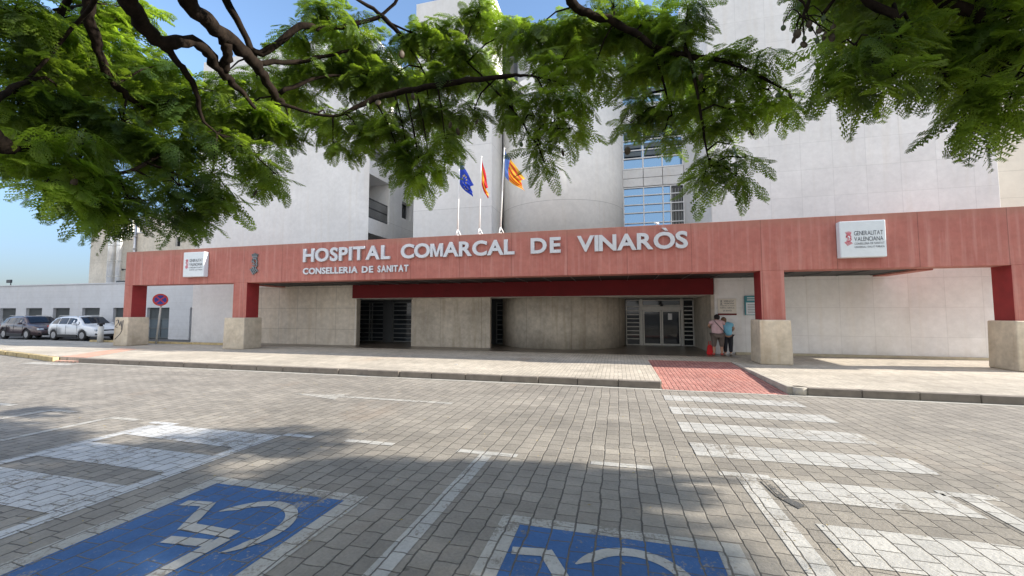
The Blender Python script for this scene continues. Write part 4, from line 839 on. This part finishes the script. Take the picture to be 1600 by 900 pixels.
L17 = [(0.43, 4.51, 4.63, 0.018), (0.56, 4.65, 4.18, 0.012), (0.64, 4.76, 3.93, 0.006)]
L18 = [(-4.29, 2.47, 2.92, 0.02), (-4.36, 2.21, 2.76, 0.012), (-4.33, 2.09, 2.64, 0.006)]
L19 = [(-4.3, 3.1, 3.51, 0.012), (-4.36, 2.7, 3.04, 0.016), (-4.34, 2.24, 2.79, 0.012)]
L20 = [(-4.09, 2.19, 4.47, 0.02), (-4.72, 2.33, 4.13, 0.015), (-4.86, 2.11, 3.51, 0.012)]
R1 = [(1.35, 2.29, 3.48, 0.03), (1.47, 2.51, 3.26, 0.018), (1.46, 2.5, 3.08, 0.012), (1.35, 2.48, 2.98, 0.006)]
R2 = [(1.03, 2.5, 3.6, 0.012), (1.08, 2.58, 3.46, 0.006), (1.07, 2.65, 3.36, 0.004)]
R3 = [(1.8, 2.5, 3.57, 0.04), (1.96, 2.71, 3.28, 0.03), (1.89, 2.75, 3.06, 0.015), (1.89, 2.63, 2.74, 0.008)]
R4 = [(2.13, 2.53, 3.12, 0.03), (2.05, 2.67, 2.98, 0.02), (1.9, 2.73, 3.06, 0.012), (1.7, 2.69, 2.9, 0.006)]
PA = [(-0.77, 4.04, 3.97), (-1.84, 4.23, 3.87), (-1.77, 4.29, 3.81), (-1.01, 4.3, 3.58), (-0.56, 4.42, 3.48), (-2.56, 3.87, 4.05), (-2.66, 3.83, 4.01), (-3.72, 3.41, 2.97), (-2.39, 4.07, 4.71), (0.8, 4.31, 4.11), (0.86, 4.31, 4.08), (1.32, 4.37, 3.49), (1.5, 4.2, 3.74), (1.59, 4.17, 3.71), (-1.58, 4.41, 3.96), (-2.81, 3.87, 3.97), (-4.16, 2.17, 2.73), (0.14, 4.56, 3.49), (0.35, 4.66, 3.74), (-2.21, 4.02, 4.15)]
PB = [(0.99, 2.65, 3.4), (1.05, 2.67, 3.33), (1.06, 2.65, 3.35), (1.1, 2.66, 3.32), (1.11, 2.62, 3.38), (1.1, 2.67, 3.29), (1.16, 2.65, 3.29), (1.16, 2.62, 3.33), (1.19, 2.63, 3.3), (1.17, 2.59, 3.38), (1.22, 2.6, 3.32), (1.22, 2.62, 3.28), (1.14, 2.67, 3.38)]
CC = [(7.18, 1.81, 6.83, 0.62), (7.32, 1.35, 6.05, 0.62), (4.23, 1.38, 6.15, 0.62), (10.92, -2.36, 5.4, 0.62), (3.2, 4.05, 6.29, 0.62), (2.66, 5.59, 6.92, 0.62), (9.39, 2.31, 5.06, 0.62), (2.37, 1.53, 4.84, 0.62), (4.29, -1.03, 4.77, 0.62), (7.3, 0.74, 6.64, 0.62), (7.91, 2.53, 5.85, 0.62), (9.49, 0.89, 5.34, 0.62), (13.17, 5.71, 6.63, 0.62), (9.99, -0.38, 5.23, 0.62), (5.38, -2.57, 6.46, 0.62), (6.6, 4.38, 5.59, 0.62), (4.51, 4.95, 5.78, 0.62), (12.98, 0.36, 4.87, 0.62), (9.12, 3.77, 5.32, 0.62), (3.16, -0.22, 6.92, 0.62), (3.31, -2.66, 6.53, 0.62), (4.15, 1.81, 5.73, 0.62), (4.3, 3.35, 5.0, 0.62), (9.28, -2.16, 5.67, 0.62), (4.54, -0.79, 6.93, 0.62), (11.04, -0.48, 6.74, 0.62), (4.52, 0.33, 6.67, 0.62), (9.26, -2.3, 6.98, 0.62), (5.82, -0.55, 4.87, 0.62), (3.19, 2.02, 5.26, 0.62), (8.81, 0.13, 5.74, 0.62), (12.75, 1.13, 6.02, 0.62), (11.73, -1.56, 5.05, 0.62), (4.29, 3.42, 6.86, 0.62), (4.36, 5.3, 6.73, 0.62), (8.84, 0.57, 4.94, 0.62), (9.95, -0.9, 6.59, 0.62), (8.76, -0.57, 5.1, 0.62), (10.12, -2.58, 5.23, 0.62), (8.35, 4.43, 6.11, 0.62), (5.28, 5.01, 5.17, 0.62), (2.38, -0.79, 5.73, 0.62), (2.87, -1.62, 5.55, 0.62), (8.49, -2.02, 5.53, 0.62), (12.0, 5.58, 6.21, 0.62), (2.59, -3.04, 6.79, 0.62), (9.91, 5.42, 4.75, 0.62), (9.2, 1.12, 6.38, 0.62), (5.71, 5.74, 4.87, 0.62), (8.21, 3.4, 6.77, 0.62), (10.31, 3.1, 6.52, 0.62), (12.27, -0.05, 6.28, 0.62), (12.11, 4.6, 5.66, 0.62), (10.9, 4.53, 6.02, 0.62), (8.9, -2.48, 6.17, 0.62), (13.13, 4.67, 6.37, 0.62), (6.47, 3.38, 6.04, 0.62), (7.05, 4.3, 4.89, 0.62), (10.45, -2.93, 6.08, 0.62), (7.49, -1.14, 6.31, 0.62), (7.67, 2.3, 6.82, 0.62), (5.01, -3.1, 5.39, 0.62), (9.66, -1.39, 5.09, 0.62), (12.16, 2.71, 5.72, 0.62), (7.66, 4.29, 6.65, 0.62), (10.02, 5.3, 5.34, 0.62), (4.06, 0.83, 5.33, 0.62), (4.55, 0.51, 6.14, 0.62), (7.63, -0.38, 6.63, 0.62), (2.55, 4.61, 4.8, 0.62), (9.99, 1.91, 5.41, 0.62), (10.91, -3.03, 5.01, 0.62), (7.2, -2.98, 6.61, 0.62), (4.81, -1.94, 4.81, 0.62), (9.41, 4.03, 6.9, 0.62), (9.73, -1.42, 5.79, 0.62), (4.17, -3.1, 5.79, 0.62), (6.0, 3.04, 5.9, 0.62), (6.34, 1.89, 6.72, 0.62), (10.96, 5.25, 5.77, 0.62), (9.36, -1.37, 6.36, 0.62), (11.2, 2.54, 6.35, 0.62), (12.95, 1.61, 6.52, 0.62), (5.72, 4.94, 6.67, 0.62), (6.03, -2.46, 5.71, 0.62), (8.25, 3.68, 5.82, 0.62), (2.51, 4.04, 4.85, 0.62), (11.0, -1.65, 5.47, 0.62), (9.78, 5.26, 5.83, 0.62), (12.64, -2.43, 5.21, 0.62), (8.36, -0.41, 5.58, 0.62), (8.5, -1.4, 5.93, 0.62), (7.73, 2.22, 4.76, 0.62), (11.01, 1.84, 5.83, 0.62), (9.8, -2.61, 5.94, 0.62), (6.75, 5.36, 6.82, 0.62), (5.16, 1.03, 4.99, 0.62), (6.97, 4.1, 6.77, 0.62), (7.44, -0.36, 5.14, 0.62), (9.0, 5.08, 5.0, 0.62), (4.7, 2.95, 5.44, 0.62), (6.11, 2.35, 4.94, 0.62), (10.24, -2.1, 5.87, 0.62), (4.96, -1.43, 5.92, 0.62), (7.0, 0.16, 5.65, 0.62), (8.02, -1.77, 5.17, 0.62), (9.14, 2.51, 5.92, 0.62), (11.56, 2.27, 6.67, 0.62), (4.76, 3.43, 6.56, 0.62), (12.13, -0.37, 5.42, 0.62), (12.35, -1.25, 7.0, 0.62), (10.19, -0.88, 4.92, 0.62), (11.35, 0.57, 6.52, 0.62), (3.59, 0.4, 6.28, 0.62), (2.4, -1.4, 6.27, 0.62), (3.37, -2.86, 5.97, 0.62), (4.23, -1.37, 6.63, 0.62), (2.88, 5.32, 5.76, 0.62), (10.61, -0.27, 5.77, 0.62), (7.87, 0.65, 6.08, 0.62), (2.35, 3.07, 6.64, 0.62), (4.19, 0.86, 6.4, 0.62), (6.66, -1.45, 5.08, 0.62), (7.84, -3.06, 6.75, 0.62), (11.02, 3.11, 6.68, 0.62)]
CD = [(-0.96, -0.78, 5.8, 0.62), (-1.97, 2.4, 6.21, 0.62), (-3.93, 2.01, 6.09, 0.62), (0.22, 1.48, 5.41, 0.62), (1.17, 1.84, 5.99, 0.62), (-0.22, -2.61, 5.28, 0.62), (-2.25, -2.94, 5.31, 0.62), (-0.89, 0.43, 5.06, 0.62), (1.56, 0.66, 5.28, 0.62), (-2.88, 2.5, 5.88, 0.62), (-0.39, 1.19, 6.56, 0.62), (-5.82, 0.38, 6.08, 0.62), (-3.95, -0.79, 4.7, 0.62), (1.96, 0.51, 6.22, 0.62), (-2.23, -2.07, 5.59, 0.62), (-1.11, -2.68, 6.49, 0.62), (-2.63, -0.1, 5.8, 0.62), (-3.08, -1.43, 5.91, 0.62), (-3.63, -2.92, 5.09, 0.62), (-5.66, -2.14, 6.11, 0.62), (-5.6, 2.44, 6.49, 0.62), (-5.41, 1.98, 5.46, 0.62), (-2.18, 2.35, 5.09, 0.62), (-2.35, -1.88, 4.7, 0.62), (-0.13, -1.69, 4.83, 0.62), (-1.48, 0.25, 5.87, 0.62), (-5.68, -2.67, 5.14, 0.62), (-2.6, 0.43, 4.8, 0.62), (-3.01, -0.37, 5.02, 0.62), (-3.25, 1.1, 6.28, 0.62)]
CE = [(-2.54, 1.61, 6.82, 0.55), (0.87, 3.81, 5.63, 0.55), (-0.37, 2.08, 6.82, 0.55), (-0.71, 3.42, 7.18, 0.55), (-0.98, 3.07, 6.69, 0.55), (2.71, 2.65, 5.94, 0.55), (-2.49, 3.12, 6.17, 0.55), (1.25, 2.22, 6.75, 0.55), (-2.49, 2.23, 6.65, 0.55), (1.3, 2.16, 5.49, 0.55), (-0.78, 3.67, 5.93, 0.55), (2.7, 4.4, 7.03, 0.55), (-1.03, 2.56, 7.07, 0.55), (2.55, 2.04, 5.92, 0.55), (-0.73, 2.44, 5.99, 0.55), (1.94, 3.04, 6.87, 0.55), (0.49, 1.8, 6.72, 0.55), (2.46, 2.16, 5.24, 0.55), (0.2, 3.05, 6.33, 0.55), (2.99, 3.41, 6.81, 0.55), (-2.6, 3.06, 6.78, 0.55), (2.57, 1.49, 6.47, 0.55), (-2.11, 3.74, 6.5, 0.55), (-1.48, 1.95, 6.73, 0.55), (0.23, 3.8, 5.99, 0.55), (-0.91, 4.49, 6.54, 0.55), (1.39, 4.31, 6.02, 0.55), (2.0, 4.04, 6.98, 0.55), (3.14, 2.48, 5.54, 0.55), (-1.73, 2.64, 5.78, 0.55), (3.01, 1.4, 5.82, 0.55), (-1.89, 1.41, 6.12, 0.55), (-2.33, 1.83, 5.63, 0.55), (-1.61, 1.83, 5.76, 0.55)]

rg = np.random.default_rng(7)
def frond_template(L, npairs, nl, droop):
    V, F = [], []
    def P(t): return np.array([L*t, 0, -droop*L*t*t])
    for i in range(npairs):
        t = .14+.86*(i+.5)/npairs; b = P(t); lp = L*.30*(math.sin(math.pi*(.16+.80*t))**.7)*rg.uniform(.88, 1.08)
        for sg in (-1, 1):
            a = math.radians(rg.uniform(48, 66)*(1-.35*t)); dv = np.array([math.cos(a), sg*math.sin(a), rg.uniform(-.30, .04)]); dv /= np.linalg.norm(dv)
            pp = np.cross(dv, [0, 0, 1.]); pp /= np.linalg.norm(pp)
            for j in range(nl):
                s0 = lp*(.05+.95*j/nl); s1 = lp*(.05+.95*(j+.95)/nl); wl = L*.070*(math.sin(math.pi*(.18+.75*j/nl)))*rg.uniform(.85, 1.1)
                sag = lambda s: np.array([0, 0, -.6*s*s/L])
                for ss in (-1, 1):
                    k = len(V); p0 = b+dv*s0+sag(s0); p1 = b+dv*s1+sag(s1); tip = b+dv*(s1+.15*wl)+sag(s1)+pp*ss*wl; tip[2] -= wl*.25
                    V += [p0, p1, tip]; F.append((k, k+1, k+2))
    n = 5
    for i in range(n):
        k = len(V); w_ = .004; p0, p1 = P(i/n), P((i+1)/n); V += [p0+[0, w_, 0], p1+[0, w_*.7, 0], p1-[0, w_*.7, 0]]; F.append((k, k+1, k+2)); V += [p0-[0, w_, 0]]; F.append((k, k+2, k+3))
    return np.array(V, dtype=np.float32), np.array(F, dtype=np.int32)
TH = [frond_template(.42, 11, 4, d) for d in (.15, .3, .45, .6, .25, .5)]
TL = [frond_template(.46, 9, 2, d) for d in (.2, .4, .6)]
def rot_to(az, el, roll):
    ca, sa, ce, se, cr, sr = math.cos(az), math.sin(az), math.cos(el), math.sin(el), math.cos(roll), math.sin(roll)
    Rz = np.array([[ca, -sa, 0], [sa, ca, 0], [0, 0, 1]]); Ry = np.array([[ce, 0, -se], [0, 1, 0], [se, 0, ce]]); Rx = np.array([[1, 0, 0], [0, cr, -sr], [0, sr, cr]])
    return (Rz @ Ry @ Rx).T
def crown(clumps, T, per_tip, tips_k, wood, limbs, fs=1.):
    LP = np.array([p[:3] for l in limbs for p in densify(l)]) if limbs else None
    VV, FF = [], []; off = 0
    for (x, y, z, r) in clumps:
        c = np.array([x, y, z]); nt = max(2, int(tips_k*(r/(.3 if T is TH else .4))**1.6+.5))
        if LP is not None:
            j = np.argmin(((LP-c)**2).sum(1)); q = LP[j]
            if np.linalg.norm(q-c) < 1.6: mid = (q+c)/2+np.array([0, 0, .06]); wood.tube([q, mid, c], [.012, .009, .006], 5)
        for _ in range(nt):
            d = rg.normal(size=3); d /= np.linalg.norm(d); rr = r*rg.uniform(.05, .8)**.7; tip = c+d*rr*np.array([1, 1, .75])
            if T is TH: wood.tube([c, (c+tip)/2+[0, 0, .03], tip], [.006, .0045, .003], 4, cap=False)
            az0 = rg.uniform(0, 6.28); nf = per_tip+int(rg.integers(-1, 2)); base = rg.uniform(.0, .55)
            for f_ in range(nf):
                az = az0+6.283*f_/nf+rg.uniform(-.3, .3); el = -rg.uniform(-.25, .75)-base*.6; V, F = T[int(rg.integers(len(T)))]
                s = rg.uniform(.55, .92) if T is TH else rg.uniform(.7, 1.0)
                s *= fs; M_ = rot_to(az, el, rg.uniform(-.5, .5))
                VV.append((V*s) @ M_.astype(np.float32)+tip.astype(np.float32)); FF.append(F+off); off += len(V)
    V = np.concatenate(VV); F = np.concatenate(FF); me = bpy.data.meshes.new('crown')
    me.vertices.add(len(V)); me.vertices.foreach_set('co', V.ravel()); me.loops.add(len(F)*3); me.loops.foreach_set('vertex_index', F.ravel())
    me.polygons.add(len(F)); me.polygons.foreach_set('loop_start', np.arange(0, len(F)*3, 3, dtype=np.int32)); me.update(calc_edges=True)
    return me
def densify(l):
    out = []
    for a, b in zip(l[:-1], l[1:]):
        a_, b_ = np.array(a), np.array(b); n = max(1, int(np.linalg.norm((b_-a_)[:3])/.12))
        out += [tuple(a_+(b_-a_)*i/n) for i in range(n)]
    return out+[l[-1]]
def smooth_path(l):
    """Catmull-Rom through the joints, with small kinks"""
    P = [np.array(p, float) for p in l]; P = [P[0]*2-P[1]]+P+[P[-1]*2-P[-2]]; out = []
    for i in range(1, len(P)-2):
        for t in np.linspace(0, 1, 6, endpoint=False):
            p = .5*((2*P[i])+(-P[i-1]+P[i+1])*t+(2*P[i-1]-5*P[i]+4*P[i+1]-P[i+2])*t*t+(-P[i-1]+3*P[i]-3*P[i+1]+P[i+2])*t**3)
            p[:3] += rg.normal(size=3)*min(.010, p[3]*.25); p[3] = max(.003, p[3]*(1+rg.normal()*.07)); out.append(tuple(p))
    out.append(tuple(P[-2])); return out
def tree(loc, label, limbs, sets, pods, twigs=()):
    t = empty('jacaranda_tree', loc, label, 'tree', 'jacaranda trees over the parking bays'); w_ = MB()
    for l in limbs: sp = smooth_path(l); w_.tube([p[:3] for p in sp], [p[3] for p in sp], 12 if l[0][3] > .04 else 7)
    for cl, T, pt_, tk, fs in sets: me = crown(cl, T, pt_, tk, w_, limbs, fs); link('crown', me, M['leaf'], t)
    w_.build('trunk', M['bark'], t, recalc=False)
    for i, p in enumerate(pods):
        mb = MB(); r_ = (.024+.006*((i*7) % 3))*(.6 if p[1] < 3 and p[0] > 0 else 1); n = 12
        # flat, wavy-edged disc on a short stalk
        d = bmesh.new(); bmesh.ops.create_icosphere(d, subdivisions=2, radius=1)
        bmesh.ops.transform(d, matrix=Matrix.Translation(p) @ Matrix.Rotation(i*1.3, 4, 'Z') @ Matrix.Rotation(.4*math.sin(i*2.1), 4, 'X') @ Matrix.Diagonal((r_, .011, r_*1.25, 1)), verts=d.verts)
        for q in d.faces: q.smooth = True
        mb.add(d); mb.tube([(p[0], p[1], p[2]+r_*1.1), (p[0]+.004, p[1], p[2]+r_+.03)], .0025, 5)
        mb.build('seed_pod', M['pod'] if i % 3 else M['podg'], t)
    return t
F1 = (-3.0, -.5, 2.7, .15)
TR1 = [[(-3.0, -1.0, -.05, .24), (-2.96, -.9, .6, .19), (-3.04, -.7, 1.6, .17), F1],
       [F1, (-3.15, .5, 3.7, .11), L1[0]] + L1[1:], [F1, (-2.9, .8, 3.9, .12), L2[0]] + L2[1:], [F1, (-3.7, .5, 2.9, .09), L7[0]] + L7[1:],
       [F1, (-3.8, .9, 4.0, .07), L5[0]] + L5[1:], [F1, (-2.0, 1.4, 4.6, .09), (-1.2, 2.8, 5.2, .07), L15[0]] + L15[1:], [F1, (-3.4, 1.8, 4.9, .06), L9[0]] + L9[1:],
       [F1, (-4.1, 1.0, 4.2, .05), L6[0]] + L6[1:], [(-4.2, 1.2, 3.0, .04), L8[0]] + L8[1:], [(-3.9, 1.3, 4.3, .03), L20[0]] + L20[1:], [(-3.1, 2.6, 5.1, .04), L13[0]] + L13[1:],
       L3, L4, L10, L11, L12, L14, L16, L17, L18, L19, [F1, (-1.2, .2, 4.4, .09), (.6, .8, 5.4, .05)], [F1, (-4.2, -1.6, 4.4, .08), (-5, -2.2, 5.6, .04)]]
tree((-3.0, -1.0, 0), 'spreading jacaranda whose dark limbs cross the upper left and middle', TR1, [([(x, y, z+.06, r*.72) for x, y, z, r in CA], TH, 6, 8, 1.), (CD, TL, 6, 6, 1.)], PA)
F2 = (4.0, -.8, 2.8, .14)
TR2 = [[(4.1, -1.1, -.05, .22), (4.05, -1.0, 1.0, .17), F2], [F2, (2.6, .8, 3.8, .07), R1[0]] + R1[1:], [(2.6, .8, 3.8, .03), (1.5, 2.0, 3.9, .02), R2[0]] + R2[1:], [F2, (3.0, 1.2, 3.9, .07), R3[0]] + R3[1:], [F2, (3.4, 1.4, 3.4, .05), R4[0]] + R4[1:],
       [F2, (4.8, 1.0, 4.4, .10), (5.2, 3.2, 5.4, .07), (5.0, 5.0, 5.8, .03)], [F2, (6.2, .2, 4.6, .10), (7.6, 1.8, 5.6, .06), (8.2, 3.8, 6.0, .03)], [F2, (3.0, -2.0, 4.6, .08), (2.6, -3.0, 5.8, .04)]]
stalks = [[(1.07, 2.60, 3.42, .004), ((p[0]+1.07)/2, (p[1]+2.6)/2, p[2]+.09, .003), (p[0], p[1], p[2]+.03, .0025)] for p in PB]
tree((4.1, -1.1, 0), 'jacaranda with feathery fronds and dark seed pods filling the upper right corner', TR2+stalks, [([(x, y, z+.24, r*.62) for x, y, z, r in CB], TH, 6, 12, .74), ([c for c in CC if c[0] < 8.2], TL, 7, 10, 1.1)], PB)
F3 = (11, -.9, 2.9, .13)
TR3 = [[(11, -1.2, -.05, .2), (11, -1.1, 1.2, .16), F3], [F3, (10.4, 1.4, 4.6, .09), (9.8, 4.0, 5.6, .04)], [F3, (12.0, .4, 4.6, .08), (12.6, 2.4, 5.8, .04)], [F3, (10.2, -2.0, 4.6, .08), (9.4, -2.8, 5.8, .04)]]
tree((11, -1.2, 0), 'jacaranda beyond the right edge whose crown shades the parking bays', TR3, [([c for c in CC if c[0] >= 8.2], TL, 7, 10, 1.1)], [])
